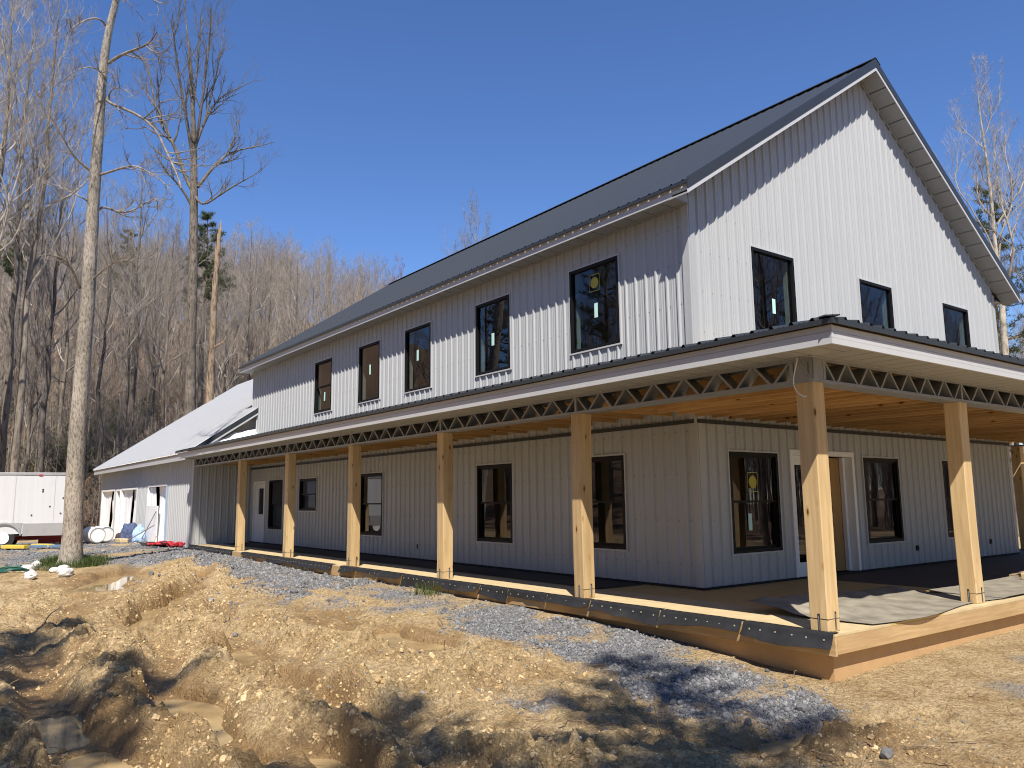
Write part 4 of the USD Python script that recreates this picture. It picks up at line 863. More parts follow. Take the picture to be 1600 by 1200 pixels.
hang((-35.36, -33.6), (-35.36, -34.2), -.45, 1.93, M['wrap'], 'plastic_sheet', -.1, 1); hang((-33.65, -32.55), (-34.1, -33.7), -.45, 1.93, M['wrap'], 'plastic_sheet', -.2, 2, .12)
hang((-31.97, -31.28), (-31.97, -31.28), -.45, 1.9, M['tan'], 'plastic_sheet', -.16, 3, .2)
hang((-30.92, -29.2), (-30.92, -29.4), -.4, 1.93, M['wrap'], 'plastic_sheet', -.1, 4); hang((-29.25, -28.0), (-29.3, -28.0), -.4, 1.93, M['wrap'], 'plastic_sheet', -.16, 5)
hang((-25.95, -25.2), (-25.95, -24.3), -.35, 1.97, M['wrap'], 'plastic_sheet', -.08, 6, .1); hang((-25.0, -23.2), (-24.4, -23.2), -.35, 1.97, M['wrap'], 'plastic_sheet', -.16, 7, .14)
mb = MB(afr); mb.box((-26.0, .02, -.14), (-24.2, .05, 1.25)); mb.build('leaning_board', M['wrap'], annex)
mb = MB(afr); mb.box((-23.1, .03, -.3), (-22.98, .045, 2.0)); mb.build('blue_tape_strip', M['lightblue'], annex)

# ---------------------------------------------------------------- trailer
def rot_frame(loc, d):
    d = np.array([d[0], d[1], 0.0]); d /= np.linalg.norm(d); s = np.array([d[1], -d[0], 0.0])   # s points to the photographer's side
    return lambda v: np.asarray(loc) + v[:, :1] * d + v[:, 1:2] * s + v[:, 2:3] * np.array([0, 0, 1.0])
tz = -.17
tr = thing('cargo_trailer', 'white enclosed cargo trailer with a scuffed metal lower band, parked left of the tall tree', 'trailer')
tf = rot_frame((-25.35, -6.75, tz), (.12, .99))
def tbox(name, mat, parent, *bs, c=.0):
    mb = MB(tf)
    for a, b in bs: (mb.cbox(a, b, c) if c else mb.box(a, b))
    return mb.build(name, M[mat], parent)
tbox('chassis', 'dark', tr, ((-3.4, -2.0, .42), (2.02, -.06, .5)))
# side skin: sheets between rivet lines
for i, (a, b) in enumerate([(-3.4, -2.18), (-2.18, -.96), (-.96, .26), (.26, 1.48), (1.48, 2.05)]):
    uu, zz = np.meshgrid(np.linspace(a + .002, b - .002, 9), np.linspace(.86, 2.55, 12), indexing='ij')
    wv = .012 * (fbm(np.stack([uu * 1.5, zz * 1.2, 0 * uu], -1), 3, 70) - .5)
    arch = np.hypot(uu - .0, zz - .36) < .0
    mb = MB(tf); mb.grid(np.stack([uu, wv, zz], -1)); mb.build('side_panel', M['dirty_white'], tr, smooth=True)
tbox('body', 'dirty_white', tr, ((-3.4, -2.05, .5), (2.05, -.02, 2.58)))
tbox('roof_rail', 'alu', tr, ((-3.42, -2.08, 2.56), (2.07, .025, 2.66)), c=.012)
tbox('corner_post', 'alu', tr, ((2.03, -.06, .5), (2.08, .022, 2.56)))
pts = [(.52 * math.cos(t), .36 + .52 * math.sin(t)) for t in np.linspace(math.radians(10), math.radians(170), 19)]
mb = MB(tf)
for s0, s1 in ((-3.4, -.56), (.56, 2.03)): mb.box((s0, -.05, .42), (s1, .012, .86))
cs = [(x, z) for x, z in pts]
for (x0, z0), (x1, z1) in zip(cs[:-1], cs[1:]): mb.add([(x0, .012, z0), (x1, .012, z1), (x1, .012, .88), (x0, .012, .88)], [[0, 1, 2, 3]])
mb.build('stone_guard', M['alu'], tr)
mb = MB(tf)
for (x0, z0), (x1, z1) in zip(cs[:-1], cs[1:]): mb.beam((x0, .02, z0), (x1, .02, z1), .06, .05, (0, 1, 0))
mb.build('wheel_arch', M['alu'], tr)
for wx in (-.02, -.95):
    c = trimesh.creation.cylinder(.36, .22, sections=28); c.apply_transform(trimesh.transformations.rotation_matrix(math.pi / 2, [1, 0, 0])); c.apply_translation([wx, -.14, .36])
    wl = MB(tf).mesh(c).build('wheel', M['rubber'], tr)
    c = trimesh.creation.cylinder(.2, .03, sections=24); c.apply_transform(trimesh.transformations.rotation_matrix(math.pi / 2, [1, 0, 0])); c.apply_translation([wx, -.02, .36]); MB(tf).mesh(c).build('rim', M['white'], wl)
mb = MB(tf)
for u in (-2.18, -.96, .26, 1.48):
    for z in np.arange(.92, 2.54, .085): mb.box((u - .008, .002, z), (u + .008, .014, z + .012))
mb.build('rivets', M['alu'], tr, kind='stuff')
for u, z in ((-1.6, 1.3), (-1.2, 1.35), (.8, 1.15), (1.75, 1.75), (1.1, 2.05), (1.1, 1.98), (1.8, 2.02), (1.8, 1.95), (1.7, 1.2), (1.35, 1.45)): tbox('dark_fitting', 'black', tr, ((u - .022, .004, z - .022), (u + .022, .018, z + .022)))
tbox('marker_lamp', 'red', tr, ((.95, .0, 2.545), (1.06, .034, 2.59)))

# red low cart behind the trailer end
cart = thing('red_low_cart', 'red painted low steel cart on the ground, half hidden behind the tall tree and trailer', 'cart')
cf = rot_frame((-26.9, -4.75, tz + .02), (.12, .99))
mb = MB(cf); mb.box((-2.2, -.9, .18), (.55, -.82, .42)); mb.box((-2.2, -.2, .2), (-.4, -.14, .38)); mb.build('side_rail', M['red'], cart)
mb = MB(cf); mb.box((.5, -.9, .0), (.62, -.1, .62)); mb.build('end_board', M['red'], cart)
mb = MB(cf); mb.box((-.75, -.1, .06), (.0, -.06, .36)); mb.build('tail_board', M['red'], cart)
for wx in (-1.6, .2):
    c = trimesh.creation.cylinder(.18, .1, sections=18); c.apply_transform(trimesh.transformations.rotation_matrix(math.pi / 2, [1, 0, 0])); c.apply_translation([wx, -.5, .17]); MB(cf).mesh(c).build('wheel', M['rubber'], cart)

# white drums lying on the gravel
def drum(loc, d, label, r=.3, ln=.85):
    t = thing('white_drum', label, 'drum'); fr = rot_frame(loc, d)
    prof = [(0, 0), (r * .9, 0), (r * .93, .02), (r, .03), (r, .06), (r * .96, .075), (r * .98, ln * .33), (r, ln * .35), (r * .98, ln * .37), (r * .98, ln * .63), (r, ln * .65), (r * .98, ln * .67), (r * .96, ln - .075), (r, ln - .06), (r, ln - .03), (r * .93, ln - .02), (r * .9, ln), (0, ln)]
    m = trimesh.creation.revolve(np.array(prof), sections=32); m.apply_transform(trimesh.transformations.rotation_matrix(math.pi / 2, [0, 1, 0])); m.apply_translation([-ln, 0, r])
    MB(fr).mesh(m).build('drum_body', M['white'], t, smooth=35)
    m = trimesh.creation.revolve(np.array([(r * .86, -.01), (r * .95, -.01), (r * .95, .018), (r * .86, .018), (r * .86, -.01)]), sections=32); m.apply_transform(trimesh.transformations.rotation_matrix(math.pi / 2, [0, 1, 0])); m.apply_translation([0, 0, r])
    MB(fr).mesh(m).build('rim_ring', M['alu'], t)
drum((-26.05, -3.65, -.12), (.97, .2), 'white drum lying on its side on the gravel, nearest the tall tree')
drum((-26.9, -3.2, -.12), (.97, .2), 'white drum lying behind another drum, nearer the silver roofed wing')

# bundle, cloths, broom, pole
def heap(name, mat, loc, size, label, cat, seed, amp=.35):
    s = trimesh.creation.icosphere(4, 1.0); v = s.vertices.copy(); n = fbm(v * 1.8 + seed, 3, seed); rid = np.abs(fbm(v * 3.6 + seed, 3, seed + 1) - .5)
    v = v * (1 - amp / 2 + amp * n - .5 * rid)[:, None]; v[:, 2] = np.maximum(v[:, 2], -.35); v = v * np.array(size) + np.array(loc) + [0, 0, .3 * size[2]]
    o = MB().add(v, s.faces).build(name, mat, None, smooth=True); return tag(o, label, cat)
heap('cloth_bundle', M['bluecloth'], (-26.3, -2.45, -.12), (.42, .4, .55), 'dark navy bundle of cloth heaped against the wing wall', 'bundle', 3, .6)
heap('sand_bag', M['decking'], (-27.2, -2.5, -.15), (.5, .35, .32), 'dull brown sack slumped beside the navy bundle', 'sack', 8)
heap('plastic_bag', M['lightblue'], (-25.3, -2.35, -.12), (.3, .25, .5), 'light blue crumpled plastic bag by the wing wall', 'bag', 6, .6)
br = thing('push_broom', 'broom with a pale handle leaning on the wing wall', 'broom')
MB().tube([(-25.4, -2.75, -.05), (-23.9, -2.15, .55)], .018, 8).build('handle', M['straw'], br); MB().cbox((-26.3, -3.0, -.12), (-25.35, -2.7, .03), .02).build('broom_head', M['ply'], br)
pl_ = MB().tube([(-25.1, -2.35, -.1), (-24.3, -2.02, 1.05)], .014, 8).build('metal_pole', M['steel_dark']); tag(pl_, 'thin dark pole leaning beside the wing doorway', 'pole')
uu, vv = np.meshgrid(np.linspace(0, 1, 40), np.linspace(0, 1, 16), indexing='ij'); sx = -22.6 + 1.9 * uu + .5 * vv; sy = -3.0 + .95 * vv + .4 * uu; Pn = np.stack([sx * 2, sy * 2, 0 * sx], -1)
o = MB().grid(np.stack([sx, sy, ground_z(sx, sy) + .02 + .2 * np.maximum(fbm(Pn, 3, 5) - .4, 0) * 2], -1)).build('black_tarp', M['membrane'], smooth=True); tag(o, 'black tarp spread on the gravel by the wing wall', 'tarp')
rc = thing('red_fabric', 'red crumpled fabric straps lying on the black tarp', 'fabric')
for k in range(7):
    q = np.random.RandomState(k); a = np.array([-21.9 + q.uniform(-.35, .9), -2.75 + q.uniform(-.1, .5), 0]); n = 9; pts = [a + [i * .16 * (1 if k % 2 else .8), q.uniform(-.12, .12) + .05 * i, 0] for i in range(n)]
    pts = np.array(pts); pts[:, 2] = ground_z(pts[:, 0], pts[:, 1]) + .06 + .1 * q.rand(n)
    MB().tube(smoothpts(pts, 24), .035, 6).build('strap', M['redcloth'], rc, smooth=True)
hs = thing('green_hose', 'dark green coiled hose lying at the left edge of the yard', 'hose')
t = np.linspace(0, 2 * np.pi * 4.4, 150); cx, cy = -14.3, -7.45
px_, py_ = cx + (.42 + .04 * np.sin(t * .7)) * np.cos(t), cy + (.36 + .05 * np.cos(t * .9)) * np.sin(t)
MB().tube(np.stack([px_, py_, ground_z(px_, py_) + .03 + .012 * t / 6 + .02 * np.sin(3 * t)], 1), .014, 6).build('hose_coil', M['green'], hs, smooth=True)
for k, (x, y, zz, col, nm, lb) in enumerate([(-24.0, -6.1, .10, 'bluepaint', 'blue_plank', 'blue painted plank lying in front of the trailer'), (-23.9, -5.7, .12, 'yellow', 'yellow_plank', 'short yellow plank lying across the blue one'), (-23.9, -6.5, .13, 'yellow', 'yellow_plank', 'yellow plank end by the trailer wheel')]):
    fr = rot_frame((x, y, float(ground_z(np.array([x]), np.array([y]))[0])), (.6, .8) if k == 0 else (.9, .2 + .3 * k))
    o = MB(fr).cbox((-1.6 if k == 0 else -.45, -.12, .05), (1.3 if k == 0 else .45, .12, .05 + zz * .9), .01).build(nm, M[col]); tag(o, lb, 'plank')
rr = np.random.RandomState(9)
stones = []
for k in range(9):
    x, y = -14.4 + rr.uniform(-.9, 2.0), -6.9 + rr.uniform(-.35, .55); s = rr.uniform(.06, .16)
    ic = trimesh.creation.icosphere(2, 1.0); v = ic.vertices * (1 + .5 * (fbm(ic.vertices * 1.5 + k * 3, 2, k) - .5))[:, None] * [s * 1.3, s, s * .75]
    o = MB().add(v + [x, y, float(ground_z(np.array([x]), np.array([y]))[0]) + s * .4], ic.faces).build('white_stone', M['rock']); tag(o, 'pale stone lying near the foot of the tall tree', 'stone', 'pale stones near the tall tree')
# lumber lying on the platform at the right
for k in range(4):
    fr = rot_frame((2.1 + .08 * k, 6.2, .02 + .05 * (k // 2)), (-.12, 1)); o = MB(fr).cbox((-1.3, -.16 * (k % 2), 0), (1.4 - .2 * k, -.16 * (k % 2) + .14, .042), .004).build('lumber_board', M['straw'])
    tag(o, 'dark board of the small stack lying on the porch platform', 'board', 'boards stacked on the porch platform')
o = MB(rot_frame((2.55, 4.7, .03), (1, 0))).cbox((-.05, -.25, 0), (.05, .2, .1), .01).build('timber_block', M['ply']); tag(o, 'pale timber block at the end of the boards on the platform', 'block')
# sticks
for k in range(16):
    q = np.random.RandomState(100 + k); x, y = [(4.2, -3.3), (4.5, -2.6), (4.9, -2.9), (4.0, -3.9), (3.9, -4.3), (5.0, -1.6), (4.3, -1.4), (2.6, -5.2), (4.6, -3.7), (1.9, -8.0), (2.2, -7.2), (-10.5, -5.8), (-3.1, -4.0), (-1.5, -3.6), (3.0, -4.8), (4.9, -3.5)][k]
    L_ = q.uniform(.15, .42); a = q.uniform(-.5, 1.6); n = 15; t = np.linspace(-.5, .5, n) * L_; pts = np.stack([x + t * np.cos(a) + q.uniform(-.02, .02, n), y + t * np.sin(a) + q.uniform(-.02, .02, n)], 1)
    z = ndimage.uniform_filter1d(ndimage.maximum_filter1d(ground_z(pts[:, 0], pts[:, 1]), 3), 5, mode='nearest') + .008
    mb = MB(); mb.tube(np.column_stack([pts, z]), np.linspace(.007, .003, n), 6)
    if k % 2: m0 = np.append(pts[6], z[6]); mb.tube([m0, m0 + [.08 * math.cos(a + .8), .08 * math.sin(a + .8), .03]], .004, 5)
    tag(mb.build('dead_stick', M['straw'], smooth=True), 'small dry stick lying on the churned mud', 'stick', 'dry sticks on the mud')

# ---------------------------------------------------------------- gravel, clods, debris
def rockmesh(seed, sub=1, amp=.6):
    ic = trimesh.creation.icosphere(sub, 1.0); v = ic.vertices * (1 + amp * (noise(ic.vertices * 1.7 + seed * 5, seed) - .5))[:, None] * np.random.RandomState(seed).uniform(.6, 1.1, 3); return v, ic.faces
def scatter(name, meshes, mat, pos, scale, label, cat, seed, kind='stuff'):
    pi = UsdGeom.PointInstancer.Define(stage, numbered('/World', name)); p = str(pi.GetPath()); q = np.random.RandomState(seed)
    for i, (v, f) in enumerate(meshes):
        usdkit.mesh(stage, f'{p}/piece_{i + 1:03d}' if i else f'{p}/piece', (v, f), mat); pi.GetPrototypesRel().AddTarget(f'{p}/piece_{i + 1:03d}' if i else f'{p}/piece')
    n = len(pos); pi.CreatePositionsAttr(Vt.Vec3fArray.FromNumpy(pos.astype(np.float32))); pi.CreateProtoIndicesAttr(Vt.IntArray.FromNumpy(q.randint(0, len(meshes), n).astype(np.int32)))
    s = np.asarray(scale); s = s if s.ndim == 2 else np.repeat(s[:, None], 3, 1); pi.CreateScalesAttr(Vt.Vec3fArray.FromNumpy(s.astype(np.float32)))
    if name in ('gravel', 'mud_clods', 'mud_crumbs', 'yard_litter'): e = q.normal(size=(n, 4))
    else: a = q.uniform(0, 2 * np.pi, n) / 2; e = np.stack([np.cos(a), 0 * a, 0 * a, np.sin(a)], 1)
    e /= np.linalg.norm(e, axis=1, keepdims=True)
    pi.CreateOrientationsAttr(Vt.QuathArray([Gf.Quath(float(w), Gf.Vec3h(float(x), float(y), float(z))) for w, x, y, z in e]))
    return tag(pi, label, cat, kind=kind)
def sample(n, x0, x1, y0, y1, dens, seed):
    q = np.random.RandomState(seed); x = q.uniform(x0, x1, n); y = q.uniform(y0, y1, n); k = q.rand(n) < dens(x, y); return x[k], y[k]
def clear(x, y): return (~((x < GD + .02) & (y > -PD - .02))).astype(float)
gp = [sample(34000, -2.6, 4.2, -4.4, -2.0, lambda x, y: gravelmask(x, y) * clear(x, y), 1), sample(34000, -18, -1.5, -4.2, -2.0, lambda x, y: gravelmask(x, y) * clear(x, y), 2), sample(12000, -30, -14, -7.5, -2.0, lambda x, y: gravelmask(x, y) * clear(x, y), 3), sample(2500, 3.4, 6, -1.5, 5, lambda x, y: gravelmask(x, y), 4), sample(2600, -12, 5.4, -6.0, -2.1, lambda x, y: .6 * clear(x, y), 5)]
gx_ = np.concatenate([a for a, b in gp]); gy_ = np.concatenate([b for a, b in gp]); q = np.random.RandomState(5)
gs = np.exp(q.normal(np.log(.0080), .55, len(gx_))) * np.where(gx_ < -6, 1.6, 1.0)
scatter('gravel', [rockmesh(i) for i in range(4)], M['gravel'], np.stack([gx_, gy_, ground_z(gx_, gy_) + gs * .25], 1), gs, 'grey crushed stone lying in patches on the yard', 'gravel', 6)
def ridgew(x, y): return np.clip(np.maximum.reduce([np.exp(-(polyd(x, y, p) / (w * 1.5)) ** 2) for p, w, a in RIDGES.values()]) + .12, 0, 1) * mudmask(x, y) * clear(x, y) * (1 - gravelmask(x, y))
cx_, cy_ = sample(60000, -13, 5.4, -8.8, -2.9, ridgew, 7); cs_ = np.exp(q.normal(np.log(.0085), .6, len(cx_))).clip(.004, .04)
scatter('mud_clods', [rockmesh(i + 10, 2, 1.1) for i in range(5)], M['clod'], np.stack([cx_, cy_, ground_z(cx_, cy_) - cs_ * .45], 1), np.stack([cs_ * 1.2, cs_, cs_ * .8], 1), 'dry crumbled clods of tan mud on the ridges', 'mud clods', 8)
sm = []
for k in range(4):
    q2 = np.random.RandomState(k); pts = np.cumsum(np.vstack([[0, 0, 0], q2.normal([.25, 0, 0], .07, (5, 3))]), 0) - [.6, 0, 0]; v, f = tubes(pts[None], np.full((1, 6), .03), 4); sm.append((v, np.vstack([f[:, [0, 1, 2]], f[:, [0, 2, 3]]])))
lx, ly = sample(1500, -9, 5.6, -8.8, -1.6, lambda x, y: clear(x, y) * (.35 + .65 * mudmask(x, y)), 9); ls = np.exp(q.normal(np.log(.07), .5, len(lx)))
scatter('yard_litter', sm, M['straw'], np.stack([lx, ly, ground_z(lx, ly) + .012], 1), ls, 'tiny rootlets and straw strewn over the mud', 'litter', 10)
# grass tufts
def tuft(seed, n=70, h=.2, r=.1):
    q = np.random.RandomState(seed); v, f = [], []
    for i in range(n):
        a = q.uniform(0, 6.28); b = np.array([q.normal(0, r), q.normal(0, r), 0]); d = np.array([math.cos(a), math.sin(a), 0]); hh_ = h * q.uniform(.5, 1.2); w = .006; s = np.array([-d[1], d[0], 0]) * w
        p1 = b + d * hh_ * .25 + [0, 0, hh_ * .7]; p2 = b + d * hh_ * q.uniform(.4, .9) + [0, 0, hh_]; k = len(v); v += [b - s, b + s, p1 + s * .7, p1 - s * .7, p2]; f += [[k, k + 1, k + 2], [k, k + 2, k + 3], [k + 3, k + 2, k + 4]]
    return np.array(v), np.array(f)
TREE = np.array([-15.07, -6.09])
q = np.random.RandomState(3); n = 60; a = q.uniform(0, 6.28, n); r = .25 + np.abs(q.normal(0, .35, n)); tx, ty = TREE[0] + r * np.cos(a), TREE[1] + r * np.sin(a)
scatter('grass', [tuft(1), tuft(2)], M['grass'], np.stack([tx, ty, ground_z(tx, ty)], 1), q.uniform(.5, 1.2, n), 'rough grass round the foot of the tall tree', 'grass', 4)
wd = MB(); v, f = tuft(5, 90, .22, .13); wd.add(v + [-3.96, -2.35, float(ground_z(np.array([-3.96]), np.array([-2.35]))[0])], f); tag(wd.build('weed', M['grass']), 'small weedy tuft at the platform edge beside the second post from the corner', 'weed')

# ---------------------------------------------------------------- trees
def grow(seed, H, r0, crown=.35, prim=22, spread=.9, up=.55, sub=(7, 6, 3), lean=(0, 0), lens=.34, path=None, limbs=None, sweep=.05):
    """Branches of a bare tree: level -> list of (points, radii)."""
    q = np.random.RandomState(seed); out = {0: [], 1: [], 2: [], 3: [], 4: []}
    n = 16
    if path is None:
        t = np.linspace(0, 1, n); w = np.cumsum(q.normal(0, sweep * H / n, (n, 2)), 0); w -= np.outer(t * 0, w[0])
        P = np.column_stack([w[:, 0] + lean[0] * H * t, w[:, 1] + lean[1] * H * t, H * t]); P[0, :2] = 0
        R = r0 * (1 - t) ** .85 + .012; R[0] *= 1.3
    else: P, R = path
    out[0].append((P, R))
    def interp(P, R, t):
        s = t * (len(P) - 1); i = min(int(s), len(P) - 2); return P[i] + (P[i + 1] - P[i]) * (s - i), R[i] + (R[i + 1] - R[i]) * (s - i), P[i + 1] - P[i]
    def make(p, d, length, r, lvl):
        m = {1: 10, 2: 7, 3: 5, 4: 4}[lvl]; pts = [p]; d = d / np.linalg.norm(d)
        for i in range(m - 1):
            d = d + q.normal(0, .17, 3) + np.array([0, 0, up * .22]); d /= np.linalg.norm(d); pts.append(pts[-1] + d * length / (m - 1))
        rad = np.linspace(r, max(r * .25, .0035), m); out[lvl].append((np.array(pts), rad)); return np.array(pts), rad
    def kids(P, R, lvl, length):
        if lvl > 4: return
        for _ in range(sub[lvl - 2]):
            t = q.uniform(.18, .98) if lvl < 4 else q.uniform(.1, 1); p, r, d = interp(P, R, t); d = d / (np.linalg.norm(d) + 1e-9)
            e = q.normal(0, 1, 3); e -= d * e.dot(d); e /= np.linalg.norm(e); dd = d * .75 + e * q.uniform(.45, .95) + [0, 0, .18]
            l2 = length * q.uniform(.28, .6) * (1.15 - .5 * t); P2, R2 = make(p, dd, l2, min(r * .62, .3 * length * .03 + .006), lvl); kids(P2, R2, lvl + 1, l2)
    az0 = q.uniform(0, 6.28)
    if limbs is None:
        limbs = []
        for k in range(prim):
            t = crown + (1 - crown) * ((k + q.uniform(0, .8)) / prim) ** .9; p, r, d = interp(P, R, min(t, .985)); az0 += 2.4 + q.normal(0, .4)
            d0 = np.array([math.cos(az0) * spread, math.sin(az0) * spread, .45 + .5 * up]); ln = H * lens * (1.12 - .85 * (t - crown) / (1 - crown + 1e-6)) * q.uniform(.6, 1.15)
            P1, R1 = make(p, d0, ln, r * q.uniform(.38, .6), 1); kids(P1, R1, 2, ln)
    else:
        for P1, R1 in limbs:
            out[1].append((P1, R1)); ln = np.linalg.norm(np.diff(P1, axis=0), axis=1).sum(); kids(P1, R1, 2, ln * .8)
    return out
def tree_meshes(br, k=(12, 7, 4, 3, 3)):
    def cat(levels):
        vs, fs, n = [], [], 0
        for l in levels:
            by = {}
            for P, R in br[l]: by.setdefault(len(P), []).append((P, R))
            for m, items in by.items():
                v, f = tubes(np.array([a for a, b in items]), np.array([b for a, b in items]), k[l]); vs.append(v); fs.append(f + n); n += len(v)
        return np.vstack(vs), np.vstack(fs)
    return cat([0]), cat([l for l in (1, 2, 3, 4) if br[l]])
def bare_tree(seed, label, loc, rotz, H, r0, bark_m, twig_m, group=None, name='bare_tree', **kw):
    br = grow(seed, H, r0, **kw); tr_, cr = tree_meshes(br); t = thing(name, label, 'tree', loc, rotz, group)
    MB().add(*tr_).build('trunk', bark_m, t, smooth=True); MB().add(*cr).build('crown', twig_m, t, smooth=True); return t
def gz1(x, y): return float(ground_z(np.array([x]), np.array([y]))[0])
def ground_at(px, d):
    p = at(px, 600, d); return np.array([p[0], p[1], gz1(p[0], p[1])])

# the tall pale tree in the yard, limb by limb
D0 = 19.95
cl = [(111, 893, .30), (112, 878, .255), (114, 850, .235), (118, 760, .21), (127, 620, .185), (138, 480, .168), (146, 340, .147), (155, 210, .123), (163, 110, .104), (172, 50, .088), (184, 0, .075), (196, -70, .06), (204, -150, .04), (208, -230, .02)]
org = np.array([TREE[0], TREE[1], gz1(*TREE) - .08])
P = np.array([at(a, b, D0) for a, b, c in cl]); P[:, :] += org + [0, 0, -.02] - P[0]; P -= org
from scipy.interpolate import CubicSpline
tt = np.concatenate([[0], np.cumsum(np.linalg.norm(np.diff(P, axis=0), axis=1))]); tq = np.concatenate([np.linspace(0, .5, 12)[:-1], np.linspace(.5, tt[-1], 230)])
Pq = CubicSpline(tt, P)(tq); Rq = np.interp(tq, tt, [c for a, b, c in cl])
K = 40; v, f = tubes(Pq[None], Rq[None], K); v = v.reshape(-1, K, 3); c = Pq[:, None]; o = v - c
ang = np.arange(K) / K * 2 * np.pi; cyl = np.stack([np.cos(ang)[None] * 4 + 0 * tq[:, None], np.sin(ang)[None] * 4 + 0 * tq[:, None], tq[:, None] * 2.2 + 0 * ang[None]], -1)
flare = 1 + .35 * np.exp(-tq / .22)[:, None] * (.6 + .8 * noise(cyl * [.5, .5, 0], 6))
bk = 1 + .13 * (fbm(cyl, 3, 44) - .5) - .09 * np.abs(fbm(cyl * [1.5, 1.5, .7], 3, 45) - .5)
v = c + o * (flare * bk)[..., None]
def limb(pts, r0, r1, dz=None):
    n = len(pts); dz = np.linspace(0, 1.2, n) * (1 if len(pts) % 2 else -1) if dz is None else np.asarray(dz)
    Q = np.array([at(a, b, D0 + e) for (a, b), e in zip(pts, dz)]) - org + (org - at(111, 893, D0)) + [0, 0, -.02]
    s = np.linspace(0, 1, n); return CubicSpline(s, Q)(np.linspace(0, 1, 14)), np.linspace(r0, r1, 14) * .68
LIMBS = [limb([(172, 103), (203, 86), (228, 76), (246, 56)], .06, .02), limb([(228, 76), (243, 87), (258, 86), (272, 66)], .03, .01), limb([(171, 157), (185, 171), (232, 195), (258, 235), (275, 272), (284, 300)], .055, .03),
         limb([(171, 157), (180, 143), (195, 145), (212, 158)], .03, .008), limb([(157, 278), (180, 271), (203, 265), (222, 268), (250, 285), (272, 308)], .05, .012), limb([(143, 272), (118, 250), (103, 226), (72, 172)], .05, .012),
         limb([(150, 343), (170, 330), (200, 336), (235, 318), (247, 334)], .05, .015), limb([(144, 444), (165, 425), (185, 412), (200, 402)], .035, .008), limb([(126, 455), (115, 428), (98, 409), (62, 404)], .05, .012),
         limb([(137, 318), (102, 300), (62, 285)], .035, .008), limb([(166, 45), (146, 34), (120, 45), (104, 62)], .04, .01), limb([(167, 130), (152, 113), (130, 112), (100, 130)], .035, .008), limb([(180, 10), (200, -10), (240, 5), (262, 8)], .035, .01),
         limb([(186, -10), (220, -70), (240, -120)], .04, .01), limb([(190, -50), (160, -100), (140, -170)], .04, .01), limb([(200, -110), (225, -170), (230, -230)], .03, .01)]
br = grow(77, 10, .2, path=(P, np.array([c for a, b, c in cl])), limbs=LIMBS, sub=(9, 6, 3), up=.35); br[0] = []
tall = thing('tall_tree', 'tall pale barked bare tree leaning slightly in the yard beside the white trailer', 'tree', org)
MB().add(v.reshape(-1, 3), f).build('trunk', M['bark_pale'], tall, smooth=True)
tc = {l: br[l] for l in (1, 2, 3, 4)}; tc[0] = []
def crown_of(brs, k=(12, 8, 5, 3, 3)):
    vs, fs, n = [], [], 0
    for l in (1, 2, 3, 4):
        by = {}
        for P_, R_ in brs[l]: by.setdefault(len(P_), []).append((P_, R_))
        for m, it in by.items():
            a, b = tubes(np.array([i for i, j in it]), np.array([j for i, j in it]), k[l]); vs.append(a); fs.append(b + n); n += len(a)
    return np.vstack(vs), np.vstack(fs)
MB().add(*crown_of(tc)).build('crown', M['limb'], tall, smooth=True)

# the vase shaped tree behind the wing
D1 = 47.0; org1 = ground_at(299, D1); off = np.array([0, 0, 0.0])
def px1(pts, d): return np.array([at(a, b, d) for a, b in pts]) - org1
path = px1([(298, 700), (297, 640), (298, 560), (300, 480), (302, 400), (303, 300), (303, 235), (301, 160), (297, 90), (291, 40), (288, -2)], D1); path[0] = [0, 0, -.3]
rad = np.array([.36, .33, .30, .28, .26, .23, .17, .12, .08, .04, .02])
def limb1(pts, r0, r1, dd):
    n = len(pts); Q = np.array([at(a, b, D1 + e) for (a, b), e in zip(pts, np.linspace(0, dd, n))]) - org1; return CubicSpline(np.linspace(0, 1, n), Q)(np.linspace(0, 1, 12)), np.linspace(r0, r1, 12)
L1 = [limb1([(303, 300), (285, 262), (266, 215), (250, 190), (236, 130), (228, 90)], .13, .03, 2), limb1([(303, 262), (292, 190), (280, 120), (272, 60), (270, 20)], .11, .02, -2), limb1([(303, 236), (318, 195), (334, 165), (352, 148), (392, 128)], .10, .02, 1.5),
      limb1([(303, 240), (313, 180), (322, 110), (328, 60), (330, 15)], .10, .02, -1), limb1([(309, 292), (330, 265), (355, 242), (385, 232), (428, 222)], .11, .02, 2), limb1([(330, 265), (362, 225), (372, 190), (374, 205)], .05, .01, 1),
      limb1([(301, 180), (308, 110), (313, 60), (315, 30)], .07, .02, 1), limb1([(303, 300), (322, 318), (350, 300), (385, 280), (410, 262)], .08, .015, -2), limb1([(266, 215), (246, 170), (228, 145), (205, 110)], .06, .015, 1), limb1([(303, 330), (280, 290), (262, 270), (240, 230)], .08, .02, -1.5), limb1([(318, 195), (335, 130), (345, 80), (352, 40)], .06, .015, 1)]
br = grow(31, 22, .3, path=(path, rad), limbs=L1, sub=(10, 6, 3), up=.75)
tr_, cr = tree_meshes(br); vt = thing('vase_shaped_tree', 'tall bare tree with upright fanned limbs standing against the sky behind the silver roof', 'tree', org1)
MB().add(*tr_).build('trunk', M['bark'], vt, smooth=True); MB().add(*cr).build('crown', M['bark'], vt, smooth=True)

